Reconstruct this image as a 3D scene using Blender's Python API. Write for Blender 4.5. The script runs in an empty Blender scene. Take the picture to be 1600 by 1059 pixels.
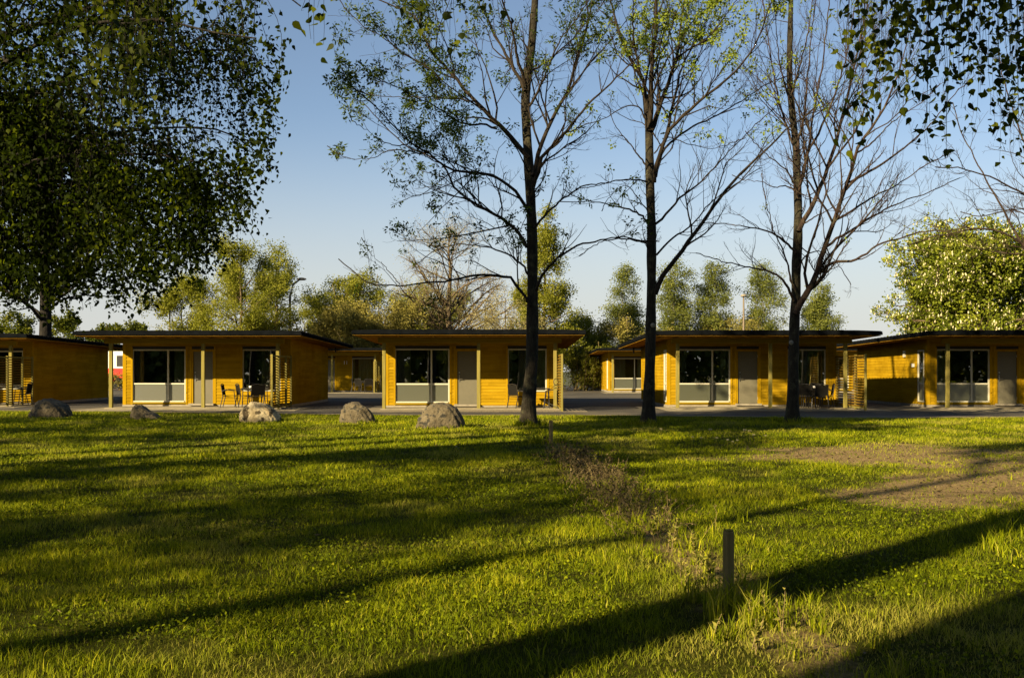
import bpy, math, random
import numpy as np
from mathutils import Vector
R_ = math.radians
sc = bpy.context.scene
# ---------------------------------------------------------------- camera, sky, sun
CAM_H = 1.4
F = 1556.0          # focal length in photograph pixels (35 mm lens, 1600 px wide)
cam_d = bpy.data.cameras.new("camera"); cam = bpy.data.objects.new("camera", cam_d)
sc.collection.objects.link(cam); sc.camera = cam
cam_d.lens = 35.0; cam_d.sensor_width = 36.0
cam_d.shift_y = 0.031
cam_d.clip_start = 0.1; cam_d.clip_end = 4000
cam.location = (0, 0, CAM_H); cam.rotation_euler = (R_(90), 0, 0)

SUN_EL, SUN_AZ = 25.0, 46.5         # elevation; direction the light travels, measured from +Y to +X
world = bpy.data.worlds.new("World"); sc.world = world; world.use_nodes = True
wn = world.node_tree; wn.nodes.clear()
sky = wn.nodes.new("ShaderNodeTexSky"); sky.sky_type = 'NISHITA'; sky.sun_disc = False
sky.sun_elevation = R_(SUN_EL); sky.sun_rotation = R_(180 + SUN_AZ)
sky.air_density = 1.0; sky.dust_density = 0.9; sky.ozone_density = 2.4
bg = wn.nodes.new("ShaderNodeBackground"); bg.inputs['Strength'].default_value = 0.05
wo = wn.nodes.new("ShaderNodeOutputWorld")

# pale haze band low over the horizon
tcw = wn.nodes.new("ShaderNodeTexCoord"); spw = wn.nodes.new("ShaderNodeSeparateXYZ"); wn.links.new(tcw.outputs['Generated'], spw.inputs[0])
rpw = wn.nodes.new("ShaderNodeValToRGB"); ew = rpw.color_ramp.elements; rpw.color_ramp.interpolation = 'EASE'
ew[0].position = 0.0; ew[0].color = (.88,.88,.88,1); ew[1].position = .26; ew[1].color = (0,0,0,1)
wn.links.new(spw.outputs[2], rpw.inputs[0])
mxw = wn.nodes.new("ShaderNodeMix"); mxw.data_type = 'RGBA'; wn.links.new(rpw.outputs[0], mxw.inputs[0]); hs_ = wn.nodes.new('ShaderNodeHueSaturation'); hs_.inputs['Saturation'].default_value = .92; hs_.inputs['Value'].default_value = .82; wn.links.new(sky.outputs[0], hs_.inputs['Color']); wn.links.new(hs_.outputs[0], mxw.inputs[6]); mxw.inputs[7].default_value = (4.2,4.2,4.05,1)
wn.links.new(mxw.outputs[2], bg.inputs[0]); wn.links.new(bg.outputs[0], wo.inputs[0])
sun_d = bpy.data.lights.new("sun", 'SUN'); sun_d.energy = 5.0; sun_d.angle = R_(0.55)
sun_d.color = (1.0, 0.80, 0.50)
sun = bpy.data.objects.new("sun", sun_d); sc.collection.objects.link(sun)
ca, sa = math.cos(R_(SUN_AZ)), math.sin(R_(SUN_AZ))
ce, se = math.cos(R_(SUN_EL)), math.sin(R_(SUN_EL))
sun.rotation_euler = Vector((sa*ce, ca*ce, -se)).to_track_quat('-Z', 'Y').to_euler()
sun.location = (-20, -20, 20)
sc.view_settings.view_transform = 'Standard'; sc.view_settings.look = 'None'
sc.view_settings.exposure = 1.74; sc.view_settings.gamma = 1.0; sc.view_settings.use_curve_mapping = False
sc.cycles.max_bounces = 8; sc.cycles.transparent_max_bounces = 12

def SX(px, Y): return (px-800.0)*Y/F
def SZ(py, Y): return CAM_H + (579.0-py)*Y/F
def G(px, py):
    Y = CAM_H*F/(py-579.0); return SX(px, Y), Y

# ---------------------------------------------------------------- helpers
rng = np.random.default_rng(7)
def link(o): sc.collection.objects.link(o); return o
def tag(o, label=None, cat=None, group=None, kind=None):
    if label: o['label'] = label
    if cat: o['category'] = cat
    if group: o['group'] = group
    if kind: o['kind'] = kind
    return o
def thing(name, label, cat, loc=(0,0,0), rz=0, group=None):
    o = link(bpy.data.objects.new(name, None)); o.empty_display_size = .2
    o.location = loc; o.rotation_euler = (0,0,rz)
    return tag(o, label, cat, group)
def copy_tree(o, parent=None):
    c = o.copy(); sc.collection.objects.link(c); c.parent = parent
    for ch in list(o.children): copy_tree(ch, c)
    return c
def np_mesh(name, V, polys, mat=None, parent=None, smooth=False, attrs=None, loc=None):
    """V (n,3); polys: list of int arrays, each (m,k)."""
    me = bpy.data.meshes.new(name)
    V = np.ascontiguousarray(V, dtype=np.float32)
    me.vertices.add(len(V)); me.vertices.foreach_set('co', V.ravel())
    loops = np.concatenate([p.ravel() for p in polys]).astype(np.int32)
    tot = np.concatenate([np.full(len(p), p.shape[1], dtype=np.int32) for p in polys])
    start = np.concatenate([[0], np.cumsum(tot)[:-1]]).astype(np.int32)
    me.loops.add(len(loops)); me.loops.foreach_set('vertex_index', loops)
    me.polygons.add(len(tot)); me.polygons.foreach_set('loop_start', start)
    me.polygons.foreach_set('loop_total', tot)
    if smooth: me.polygons.foreach_set('use_smooth', np.ones(len(tot), dtype=bool))
    for k, a in (attrs or {}).items():
        at = me.attributes.new(k, 'FLOAT', 'POINT'); at.data.foreach_set('value', np.ascontiguousarray(a, dtype=np.float32))
    me.update(calc_edges=True)
    if mat: me.materials.append(mat)
    o = link(bpy.data.objects.new(name, me))
    if parent is not None: o.parent = parent
    if loc is not None: o.location = loc
    return o
class MB:
    def __init__(s): s.v = []; s.f = []
    def box(s, x0, x1, y0, y1, z0, z1):
        b = len(s.v)
        s.v += [(x0,y0,z0),(x1,y0,z0),(x1,y1,z0),(x0,y1,z0),(x0,y0,z1),(x1,y0,z1),(x1,y1,z1),(x0,y1,z1)]
        s.f += [tuple(b+i for i in q) for q in ((0,3,2,1),(4,5,6,7),(0,1,5,4),(1,2,6,5),(2,3,7,6),(3,0,4,7))]
        return s
    def poly(s, pts):
        b = len(s.v); s.v += [tuple(p) for p in pts]; s.f.append(tuple(range(b, b+len(pts)))); return s
    def prism(s, prof, axis, a, b_):
        """extrude a profile (2D list) along axis 'x' or 'y'; profile coords (other, z)."""
        n = len(prof); b = len(s.v)
        for t in (a, b_):
            for (u, w) in prof: s.v.append((t,u,w) if axis == 'x' else (u,t,w))
        for i in range(n):
            j = (i+1) % n; s.f.append((b+i, b+j, b+n+j, b+n+i))
        s.f.append(tuple(range(b+n-1, b-1, -1))); s.f.append(tuple(range(b+n, b+2*n)))
        return s
    def tube(s, pts, r, n=6):
        pts = [Vector(p) for p in pts]
        rs = r if isinstance(r, (list, tuple)) else [r]*len(pts)
        b = len(s.v)
        for i, p in enumerate(pts):
            t = (pts[min(i+1, len(pts)-1)] - pts[max(i-1, 0)]).normalized()
            u = t.cross(Vector((0,0,1)) if abs(t.z) < .9 else Vector((1,0,0))).normalized(); w = t.cross(u)
            for k in range(n):
                a = 2*math.pi*k/n; s.v.append(tuple(p + u*math.cos(a)*rs[i] + w*math.sin(a)*rs[i]))
        for i in range(len(pts)-1):
            for k in range(n):
                k2 = (k+1) % n; s.f.append((b+i*n+k, b+i*n+k2, b+(i+1)*n+k2, b+(i+1)*n+k))
        s.f.append(tuple(b+k for k in range(n-1, -1, -1)))
        s.f.append(tuple(b+(len(pts)-1)*n+k for k in range(n)))
        return s
    def build(s, name, mat, parent=None, loc=None, bevel=0, smooth=False):
        me = bpy.data.meshes.new(name); me.from_pydata(s.v, [], s.f); me.update()
        if smooth: me.polygons.foreach_set('use_smooth', [True]*len(me.polygons))
        me.materials.append(mat)
        o = link(bpy.data.objects.new(name, me))
        if parent is not None: o.parent = parent
        if loc is not None: o.location = loc
        if bevel:
            m = o.modifiers.new('bevel', 'BEVEL'); m.width = bevel; m.segments = 2; m.limit_method = 'ANGLE'
        return o

# ---------------------------------------------------------------- materials
def node_mat(name):
    m = bpy.data.materials.new(name); m.use_nodes = True
    nt = m.node_tree; nt.nodes.clear()
    out = nt.nodes.new('ShaderNodeOutputMaterial')
    return m, nt, out
def N(nt, t, **kw):
    n = nt.nodes.new(t)
    for k, v in kw.items():
        if k.startswith('i_'):
            key = k[2:]; key = int(key) if key.isdigit() else key.replace('_', ' ')
            n.inputs[key].default_value = v
        else: setattr(n, k, v)
    return n
def ramp(nt, fac, stops):
    r = N(nt, 'ShaderNodeValToRGB'); e = r.color_ramp.elements
    while len(e) > 1: e.remove(e[-1])
    e[0].position = stops[0][0]; e[0].color = (*stops[0][1], 1)
    for p, c in stops[1:]:
        q = e.new(p); q.color = (*c, 1)
    nt.links.new(fac, r.inputs[0]); return r.outputs[0]
def coords(nt, scale=(1,1,1), kind='Object'):
    tc = N(nt, 'ShaderNodeTexCoord'); mp = N(nt, 'ShaderNodeMapping')
    mp.inputs['Scale'].default_value = scale
    nt.links.new(tc.outputs[kind], mp.inputs[0]); return mp.outputs[0]
def noise_mat(name, stops, scale=5, detail=6, rough=.8, stretch=(1,1,1), bump=0.2, bscale=None, spec=.3, metallic=0, kind='Object', dist=0.02, second=None):
    m, nt, out = node_mat(name)
    v = coords(nt, stretch, kind)
    no = N(nt, 'ShaderNodeTexNoise', i_Scale=scale, i_Detail=detail, i_Roughness=.65); nt.links.new(v, no.inputs['Vector'])
    col = ramp(nt, no.outputs[0], stops)
    if second:
        n2 = N(nt, 'ShaderNodeTexNoise', i_Scale=second[0], i_Detail=4); nt.links.new(v, n2.inputs['Vector'])
        f2 = ramp(nt, n2.outputs[0], [(second[2], (0,0,0)), (second[3], (1,1,1))])
        mx = N(nt, 'ShaderNodeMix', data_type='RGBA'); nt.links.new(f2, mx.inputs[0]); nt.links.new(col, mx.inputs[6])
        mx.inputs[7].default_value = (*second[1], 1); col = mx.outputs[2]
    p = N(nt, 'ShaderNodeBsdfPrincipled', i_Roughness=rough, i_Metallic=metallic)
    p.inputs['Specular IOR Level'].default_value = spec
    nt.links.new(col, p.inputs['Base Color'])
    if bump:
        nb = N(nt, 'ShaderNodeTexNoise', i_Scale=bscale or scale*3, i_Detail=6); nt.links.new(v, nb.inputs['Vector'])
        bp = N(nt, 'ShaderNodeBump', i_Strength=bump, i_Distance=dist); nt.links.new(nb.outputs[0], bp.inputs['Height'])
        nt.links.new(bp.outputs[0], p.inputs['Normal'])
    nt.links.new(p.outputs[0], out.inputs[0]); return m
def leaf_mat(name, stops, trans=.4, tcol=None, rough=.55, spec=.08):
    m, nt, out = node_mat(name)
    at = N(nt, 'ShaderNodeAttribute', attribute_name='rnd')
    col = ramp(nt, at.outputs['Fac'], stops)
    p = N(nt, 'ShaderNodeBsdfPrincipled', i_Roughness=rough); p.inputs['Specular IOR Level'].default_value = spec
    nt.links.new(col, p.inputs['Base Color'])
    t = N(nt, 'ShaderNodeBsdfTranslucent')
    mu = N(nt, 'ShaderNodeMix', data_type='RGBA', blend_type='MULTIPLY'); mu.inputs[0].default_value = 1
    nt.links.new(col, mu.inputs[6]); mu.inputs[7].default_value = (*(tcol or (1.3,1.35,.6)), 1)
    nt.links.new(mu.outputs[2], t.inputs[0])
    ms = N(nt, 'ShaderNodeMixShader'); ms.inputs[0].default_value = trans
    nt.links.new(p.outputs[0], ms.inputs[1]); nt.links.new(t.outputs[0], ms.inputs[2])
    nt.links.new(ms.outputs[0], out.inputs[0]); return m

M = {}
def wood(name, c0, c1, c2, along, knot=True, rough=.6, board=None):
    """stained board: grain stretched along the given axis, per-board tone when board = (axis index, pitch)."""
    m, nt, out = node_mat(name)
    st = [9,9,9]; st['xyz'.index(along)] = .5
    v = coords(nt, tuple(st))
    no = N(nt, 'ShaderNodeTexNoise', i_Scale=2.2, i_Detail=8, i_Roughness=.7); nt.links.new(v, no.inputs['Vector'])
    col = ramp(nt, no.outputs[0], [(.25, c0), (.5, c1), (.78, c2)])
    if board:
        tc = N(nt, 'ShaderNodeTexCoord'); sp = N(nt, 'ShaderNodeSeparateXYZ'); nt.links.new(tc.outputs['Object'], sp.inputs[0])
        d = N(nt, 'ShaderNodeMath', operation='DIVIDE'); d.inputs[1].default_value = board[1]; nt.links.new(sp.outputs[board[0]], d.inputs[0])
        fl = N(nt, 'ShaderNodeMath', operation='FLOOR'); nt.links.new(d.outputs[0], fl.inputs[0])
        wn_ = N(nt, 'ShaderNodeTexWhiteNoise', noise_dimensions='1D'); 
        oi = N(nt, 'ShaderNodeObjectInfo'); w0 = N(nt, 'ShaderNodeTexWhiteNoise', noise_dimensions='1D'); nt.links.new(fl.outputs[0], w0.inputs['W'])
        la_ = N(nt, 'ShaderNodeMath', operation='MULTIPLY_ADD'); la_.inputs[1].default_value = .42; nt.links.new(sp.outputs['xyz'.index(along)], la_.inputs[0])
        m9 = N(nt, 'ShaderNodeMath', operation='MULTIPLY_ADD'); m9.inputs[1].default_value = 9.0; nt.links.new(w0.outputs[0], m9.inputs[0]); nt.links.new(oi.outputs['Random'], m9.inputs[2])
        nt.links.new(m9.outputs[0], la_.inputs[2]); lf = N(nt, 'ShaderNodeMath', operation='FLOOR'); nt.links.new(la_.outputs[0], lf.inputs[0])
        ww = N(nt, 'ShaderNodeMath', operation='MULTIPLY_ADD'); ww.inputs[1].default_value = 17.3; nt.links.new(fl.outputs[0], ww.inputs[0]); nt.links.new(lf.outputs[0], ww.inputs[2])
        w3 = N(nt, 'ShaderNodeMath', operation='MULTIPLY_ADD'); w3.inputs[1].default_value = 31.7; nt.links.new(oi.outputs['Random'], w3.inputs[0]); nt.links.new(ww.outputs[0], w3.inputs[2]); nt.links.new(w3.outputs[0], wn_.inputs['W'])
        mr = N(nt, 'ShaderNodeMapRange'); mr.inputs[3].default_value = .86; mr.inputs[4].default_value = 1.1
        nt.links.new(wn_.outputs[0], mr.inputs[0])
        cx = N(nt, 'ShaderNodeCombineXYZ')
        for i in range(3): nt.links.new(mr.outputs[0], cx.inputs[i])
        mu = N(nt, 'ShaderNodeMix', data_type='RGBA', blend_type='MULTIPLY'); mu.inputs[0].default_value = 1
        nt.links.new(col, mu.inputs[6]); nt.links.new(cx.outputs[0], mu.inputs[7]); col = mu.outputs[2]
        vw = coords(nt, (.7,.7,.5)); nw = N(nt, 'ShaderNodeTexNoise', i_Scale=1.3, i_Detail=7, i_Roughness=.7, noise_dimensions='4D'); nt.links.new(vw, nw.inputs['Vector'])
        mw = N(nt, 'ShaderNodeMath', operation='MULTIPLY'); mw.inputs[1].default_value = 40; nt.links.new(oi.outputs['Random'], mw.inputs[0]); nt.links.new(mw.outputs[0], nw.inputs['W'])
        cw = ramp(nt, nw.outputs[0], [(.32, (.72,.68,.6)), (.5, (1,1,1)), (.7, (1.12,1.1,1.1))])
        m2 = N(nt, 'ShaderNodeMix', data_type='RGBA', blend_type='MULTIPLY'); m2.inputs[0].default_value = 1; nt.links.new(col, m2.inputs[6]); nt.links.new(cw, m2.inputs[7]); col = m2.outputs[2]
    if knot:
        vv = coords(nt, (1,1,1)); vo = N(nt, 'ShaderNodeTexVoronoi', i_Scale=2.6); nt.links.new(vv, vo.inputs['Vector'])
        f = ramp(nt, vo.outputs['Distance'], [(.045, (1,1,1)), (.075, (0,0,0))])
        mx = N(nt, 'ShaderNodeMix', data_type='RGBA'); nt.links.new(f, mx.inputs[0]); nt.links.new(col, mx.inputs[6])
        mx.inputs[7].default_value = (c0[0]*.35, c0[1]*.3, c0[2]*.3, 1); col = mx.outputs[2]
    p = N(nt, 'ShaderNodeBsdfPrincipled', i_Roughness=rough); p.inputs['Specular IOR Level'].default_value = 0
    nt.links.new(col, p.inputs['Base Color'])
    bp = N(nt, 'ShaderNodeBump', i_Strength=.25, i_Distance=.004); nt.links.new(no.outputs[0], bp.inputs['Height'])
    nt.links.new(bp.outputs[0], p.inputs['Normal']); nt.links.new(p.outputs[0], out.inputs[0]); return m
Y0, Y1, Y2 = (.17,.098,.003), (.232,.143,.005), (.29,.19,.011)
M['clad_x'] = wood('ochre cladding front', Y0, Y1, Y2, 'x', board=(2, .12))
M['clad_y'] = wood('ochre cladding side', Y0, Y1, Y2, 'y', board=(2, .12))
M['trim'] = wood('ochre trim boards', (.17,.098,.002), (.25,.152,.004), (.31,.2,.01), 'z')
M['beam'] = wood('ochre beam', (.13,.085,.005), (.19,.13,.009), (.25,.175,.018), 'x')
M['rafter'] = wood('pine rafter', (.17,.09,.015), (.24,.14,.025), (.3,.19,.045), 'y')
M['post'] = wood('weathered pressure treated post', (.09,.08,.02), (.17,.145,.038), (.25,.205,.06), 'z')
M['slat'] = wood('ochre lattice slats', (.08,.045,.006), (.12,.072,.01), (.15,.09,.015), 'y', knot=False)
M['soffit'] = wood('pine soffit boards', (.15,.08,.008), (.21,.115,.015), (.26,.15,.022), 'y', board=(0, .14))
M['roof'] = noise_mat('dark bitumen metal roof', [(.3,(.003,.0035,.004)),(.7,(.006,.007,.008))], scale=3, rough=.9, bump=.1, spec=0)
M['frame'] = noise_mat('off white window frame', [(.3,(.34,.33,.24)),(.7,(.42,.40,.30))], scale=2, rough=.45, bump=.03)
M['dark'] = noise_mat('matt black', [(.3,(.01,.01,.01)),(.7,(.02,.02,.018))], scale=4, rough=.7, bump=.1)
M['door'] = noise_mat('warm grey door paint', [(.3,(.085,.08,.052)),(.7,(.11,.10,.066))], scale=1.5, rough=.5, bump=.05)
M['plinth'] = noise_mat('pale concrete plinth', [(.3,(.14,.125,.09)),(.7,(.24,.215,.16))], scale=6, rough=.9, bump=.3)
M['steel'] = noise_mat('brushed steel', [(.3,(.45,.45,.43)),(.7,(.6,.6,.58))], scale=8, rough=.3, bump=0, metallic=1)
M['inner'] = noise_mat('interior grey wall', [(.3,(.15,.14,.11)),(.7,(.18,.165,.13))], scale=2, rough=.9, bump=0)
M['ifloor'] = noise_mat('interior dark floor', [(.3,(.07,.05,.035)),(.7,(.11,.08,.055))], scale=4, rough=.6, bump=0)
M['curtain'] = noise_mat('pale curtain cloth', [(.3,(.5,.5,.36)),(.7,(.65,.64,.48))], scale=4, rough=.95, bump=.1, stretch=(6,6,.4))
M['chair'] = noise_mat('dark woven chair', [(.3,(.006,.006,.005)),(.7,(.014,.013,.011))], scale=60, rough=.9, bump=0, spec=.02)
M['chairm'] = noise_mat('dark chair metal', [(.3,(.012,.011,.009)),(.7,(.022,.02,.016))], scale=10, rough=.4, bump=0)
M['ttop'] = noise_mat('pale table glass top', [(.3,(.15,.15,.14)),(.7,(.2,.2,.18))], scale=4, rough=.15, bump=0)
M['white'] = noise_mat('white glazed paint', [(.3,(.5,.49,.45)),(.7,(.6,.59,.55))], scale=3, rough=.35, bump=0)
M['red'] = noise_mat('red paint', [(.3,(.5,.02,.015)),(.7,(.6,.03,.02))], scale=3, rough=.4, bump=0)
def glass(name, tint, gloss_rough=.01, body=0.0, bodyc=(0,0,0)):
    m, nt, out = node_mat(name)
    tr = N(nt, 'ShaderNodeBsdfTransparent'); tr.inputs[0].default_value = (*tint, 1)
    gl = N(nt, 'ShaderNodeBsdfGlossy', i_Roughness=gloss_rough); gl.inputs[0].default_value = (1,1,1,1)
    fr = N(nt, 'ShaderNodeFresnel', i_IOR=2.5)
    ms = N(nt, 'ShaderNodeMixShader'); nt.links.new(fr.outputs[0], ms.inputs[0])
    if body:
        df = N(nt, 'ShaderNodeBsdfDiffuse'); df.inputs[0].default_value = (*bodyc, 1)
        tl = N(nt, 'ShaderNodeBsdfTranslucent'); tl.inputs[0].default_value = (*bodyc, 1)
        a = N(nt, 'ShaderNodeMixShader'); a.inputs[0].default_value = .35
        nt.links.new(df.outputs[0], a.inputs[1]); nt.links.new(tl.outputs[0], a.inputs[2])
        b = N(nt, 'ShaderNodeMixShader'); b.inputs[0].default_value = body
        nt.links.new(tr.outputs[0], b.inputs[1]); nt.links.new(a.outputs[0], b.inputs[2])
        nt.links.new(b.outputs[0], ms.inputs[1])
    else: nt.links.new(tr.outputs[0], ms.inputs[1])
    nt.links.new(gl.outputs[0], ms.inputs[2]); nt.links.new(ms.outputs[0], out.inputs[0]); return m
M['glass'] = glass('clear window glass', (.88,.9,.84))
M['frost'] = glass('frosted lower glass', (.5,.52,.42), .3, .6, (.12,.13,.075))

# bark
def bark(name, c0, c1, c2, moss=None, zs=.18):
    m, nt, out = node_mat(name)
    v = coords(nt, (1,1,zs))
    no = N(nt, 'ShaderNodeTexNoise', i_Scale=14, i_Detail=8, i_Roughness=.7); nt.links.new(v, no.inputs['Vector'])
    vo = N(nt, 'ShaderNodeTexVoronoi', i_Scale=22, feature='DISTANCE_TO_EDGE'); nt.links.new(v, vo.inputs['Vector'])
    col = ramp(nt, no.outputs[0], [(.3, c0), (.52, c1), (.72, c2)])
    if moss:
        v2 = coords(nt, (1,1,1)); n2 = N(nt, 'ShaderNodeTexNoise', i_Scale=5, i_Detail=7, i_Roughness=.75); nt.links.new(v2, n2.inputs['Vector'])
        f = ramp(nt, n2.outputs[0], [(.52, (0,0,0)), (.6, (1,1,1))])
        mx = N(nt, 'ShaderNodeMix', data_type='RGBA'); nt.links.new(f, mx.inputs[0]); nt.links.new(col, mx.inputs[6])
        mx.inputs[7].default_value = (*moss, 1); col = mx.outputs[2]
    p = N(nt, 'ShaderNodeBsdfPrincipled', i_Roughness=.9); p.inputs['Specular IOR Level'].default_value = .15
    nt.links.new(col, p.inputs['Base Color'])
    ad = N(nt, 'ShaderNodeMath', operation='ADD'); nt.links.new(no.outputs[0], ad.inputs[0]); nt.links.new(vo.outputs[0], ad.inputs[1])
    bp = N(nt, 'ShaderNodeBump', i_Strength=.8, i_Distance=.03); nt.links.new(ad.outputs[0], bp.inputs['Height'])
    nt.links.new(bp.outputs[0], p.inputs['Normal']); nt.links.new(p.outputs[0], out.inputs[0]); return m
M['ash_bark'] = bark('ash bark', (.007,.006,.004), (.018,.015,.009), (.034,.029,.018), moss=(.04,.038,.02))
M['ash_twig'] = bark('ash twig bark', (.008,.006,.004), (.02,.015,.009), (.045,.033,.02))
M['red_twig'] = bark('reddish maple bark', (.011,.007,.005), (.03,.019,.013), (.06,.04,.027), moss=(.05,.044,.027))
M['dark_bark'] = bark('dark birch bark', (.006,.005,.004), (.014,.012,.009), (.03,.027,.02))
M['far_bark'] = bark('pale far bark', (.05,.036,.02), (.10,.075,.042), (.17,.13,.075), zs=.4)
M['birch_bark'] = bark('white birch bark', (.06,.055,.04), (.2,.19,.15), (.3,.29,.24), zs=1.5)
M['brown_twig'] = bark('brown shrub twigs', (.10,.075,.03), (.175,.135,.055), (.25,.2,.085), zs=.6)
# leaves
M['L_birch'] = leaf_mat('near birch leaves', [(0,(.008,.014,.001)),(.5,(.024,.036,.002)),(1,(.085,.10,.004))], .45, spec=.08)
M['L_birch_dark'] = leaf_mat('hanging birch leaves with shade in colour', [(0,(.005,.009,.001)),(.6,(.017,.027,.0015)),(1,(.09,.11,.004))], .45, spec=.03)  # darker copy of the near birch leaves, shade put into the colour
M['L_ash'] = leaf_mat('young ash leaves', [(0,(.014,.026,.002)),(.6,(.04,.065,.004)),(1,(.12,.15,.008))], .4, spec=.1)
M['L_maple'] = leaf_mat('bright young leaves', [(0,(.09,.13,.012)),(1,(.22,.27,.03))], .4)
M['L_spring'] = leaf_mat('spring green leaves', [(0,(.09,.10,.012)),(.5,(.17,.18,.02)),(1,(.28,.27,.04))], .45)
M['L_thick'] = leaf_mat('thicket leaves', [(0,(.09,.09,.014)),(.5,(.16,.17,.022)),(1,(.26,.26,.045))], .3)
M['L_brown'] = leaf_mat('budding brown twigs', [(0,(.095,.085,.018)),(.6,(.175,.155,.033)),(1,(.26,.23,.06))], .2)
M['L_bud'] = leaf_mat('pale buds', [(0,(.13,.115,.045)),(.6,(.23,.205,.085)),(1,(.33,.30,.14))], .25)
M['L_far_birch'] = leaf_mat('far birch leaves', [(0,(.07,.085,.016)),(.6,(.13,.15,.028)),(1,(.22,.23,.05))], .45)
M['L_chest'] = leaf_mat('chestnut leaves', [(0,(.055,.078,.006)),(.6,(.13,.155,.012)),(1,(.24,.25,.025))], .3)
M['L_hedge'] = leaf_mat('hedge leaves', [(0,(.03,.04,.005)),(.6,(.075,.09,.009)),(1,(.16,.16,.02))], .3)
M['L_flower'] = leaf_mat('cream chestnut candles', [(0,(.42,.39,.2)),(1,(.62,.57,.36))], .2, (1,1,.8))
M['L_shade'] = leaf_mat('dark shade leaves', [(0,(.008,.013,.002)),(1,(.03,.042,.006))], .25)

# ---------------------------------------------------------------- vector tools for plants
def nrm(a): return a/np.maximum(np.linalg.norm(a, axis=-1, keepdims=True), 1e-9)
def tubes(P, Rr, sides):
    """batch of polylines P (B,N,3), radii (B,N) -> verts, quads"""
    B, n, _ = P.shape
    T = nrm(np.gradient(P, axis=1)) if n > 2 else nrm(np.repeat((P[:,1:]-P[:,:1]), 2, axis=1))
    mt = nrm(T.mean(axis=1))
    ref = np.where(np.abs(mt[:,2:3]) < .8, np.array([[0,0,1.]]), np.array([[1.,0,0]]))[:,None,:]
    U = nrm(np.cross(T, ref)); W = np.cross(T, U)
    a = np.arange(sides)*2*np.pi/sides
    V = P[:,:,None,:] + (U[:,:,None,:]*np.cos(a)[None,None,:,None] + W[:,:,None,:]*np.sin(a)[None,None,:,None])*Rr[:,:,None,None]
    idx = np.arange(B*n*sides).reshape(B, n, sides)
    q = np.stack([idx[:,:-1,:], np.roll(idx,-1,2)[:,:-1,:], np.roll(idx,-1,2)[:,1:,:], idx[:,1:,:]], -1).reshape(-1,4)
    return V.reshape(-1,3), q
def join_tubes(lst):
    Vs, Qs, o = [], [], 0
    for P, Rr, s in lst:
        if len(P) == 0: continue
        v, q = tubes(P, Rr, s); Vs.append(v); Qs.append(q+o); o += len(v)
    return np.concatenate(Vs), [np.concatenate(Qs)]
def resample(pts, n, smooth=True):
    p = np.array(pts, float)
    d = np.r_[0, np.cumsum(np.linalg.norm(np.diff(p, axis=0), axis=1))]
    if smooth and len(p) > 2:
        # catmull-rom densify
        q = []
        for i in range(len(p)-1):
            p0 = p[max(i-1,0)]; p1 = p[i]; p2 = p[i+1]; p3 = p[min(i+2,len(p)-1)]
            for t in np.linspace(0,1,6,endpoint=False):
                q.append(.5*((2*p1)+(-p0+p2)*t+(2*p0-5*p1+4*p2-p3)*t*t+(-p0+3*p1-3*p2+p3)*t**3))
        q.append(p[-1]); p = np.array(q); d = np.r_[0, np.cumsum(np.linalg.norm(np.diff(p, axis=0), axis=1))]
    s = np.linspace(0, d[-1], n)
    return np.stack([np.interp(s, d, p[:,k]) for k in range(p.shape[1])], 1)
def plen(P): return np.linalg.norm(np.diff(P, axis=1), axis=2).sum(1)
def at_param(P, Rr, b, s):
    n = P.shape[1]; x = s*(n-1); i = np.minimum(x.astype(int), n-2); f = (x-i)[:,None]
    p = P[b,i]*(1-f)+P[b,i+1]*f; t = nrm(P[b,i+1]-P[b,i]); r = Rr[b,i]*(1-f[:,0])+Rr[b,i+1]*f[:,0]
    return p, t, r
def sprout(P, Rr, dens, s0=.1, s1=1., ang=(.5,1.0), ratio=.5, lmin=.1, lmax=9, up=.3, droop=0., wander=.15, n=6, rratio=.6, rtip=.25, rmin=.002, cnt=None, taper=.6):
    """children on every polyline; dens = children per metre"""
    L = plen(P)
    k = np.maximum(rng.poisson(L*dens), 1) if cnt is None else np.full(len(P), cnt)
    b = np.repeat(np.arange(len(P)), k); s = s0+(s1-s0)*rng.random(len(b))
    p, t, r = at_param(P, Rr, b, s)
    perp = nrm(np.cross(t, rng.normal(size=t.shape))); a = rng.uniform(*ang, len(b))[:,None]
    d = nrm(t*np.cos(a)+perp*np.sin(a)+np.array([[0,0,up]]))
    ln = np.clip(L[b]*(1-taper*s)*ratio*rng.uniform(.55,1.25,len(b)), lmin, lmax)
    out = np.zeros((len(b), n, 3)); out[:,0] = p; st = ln/(n-1)
    for i in range(1, n):
        d = nrm(d + rng.normal(size=d.shape)*wander + np.array([[0,0,-droop]]))
        out[:,i] = out[:,i-1] + d*st[:,None]
    r0 = np.maximum(np.minimum(r*rratio, .02*ln+.003), rmin)
    R2 = r0[:,None]*np.linspace(1, rtip, n)[None,:]
    return out, np.maximum(R2, rmin*.6), b
def leaf_quads(B, D, L, W, fold=.15):
    """rhomb leaves, 4 verts"""
    n = len(B); S = nrm(np.cross(D, rng.normal(size=(n,3)))); Nn = np.cross(D, S)
    L = np.broadcast_to(L, n)[:,None]; W = np.broadcast_to(W, n)[:,None]
    V = np.stack([B, B+D*L*.45+S*W*.5+Nn*W*fold, B+D*L, B+D*L*.45-S*W*.5+Nn*W*fold], 1).reshape(-1,3)
    q = np.arange(4*n).reshape(n,4)
    return V, [np.concatenate([q[:,[0,1,2]], q[:,[0,2,3]]])]
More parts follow.
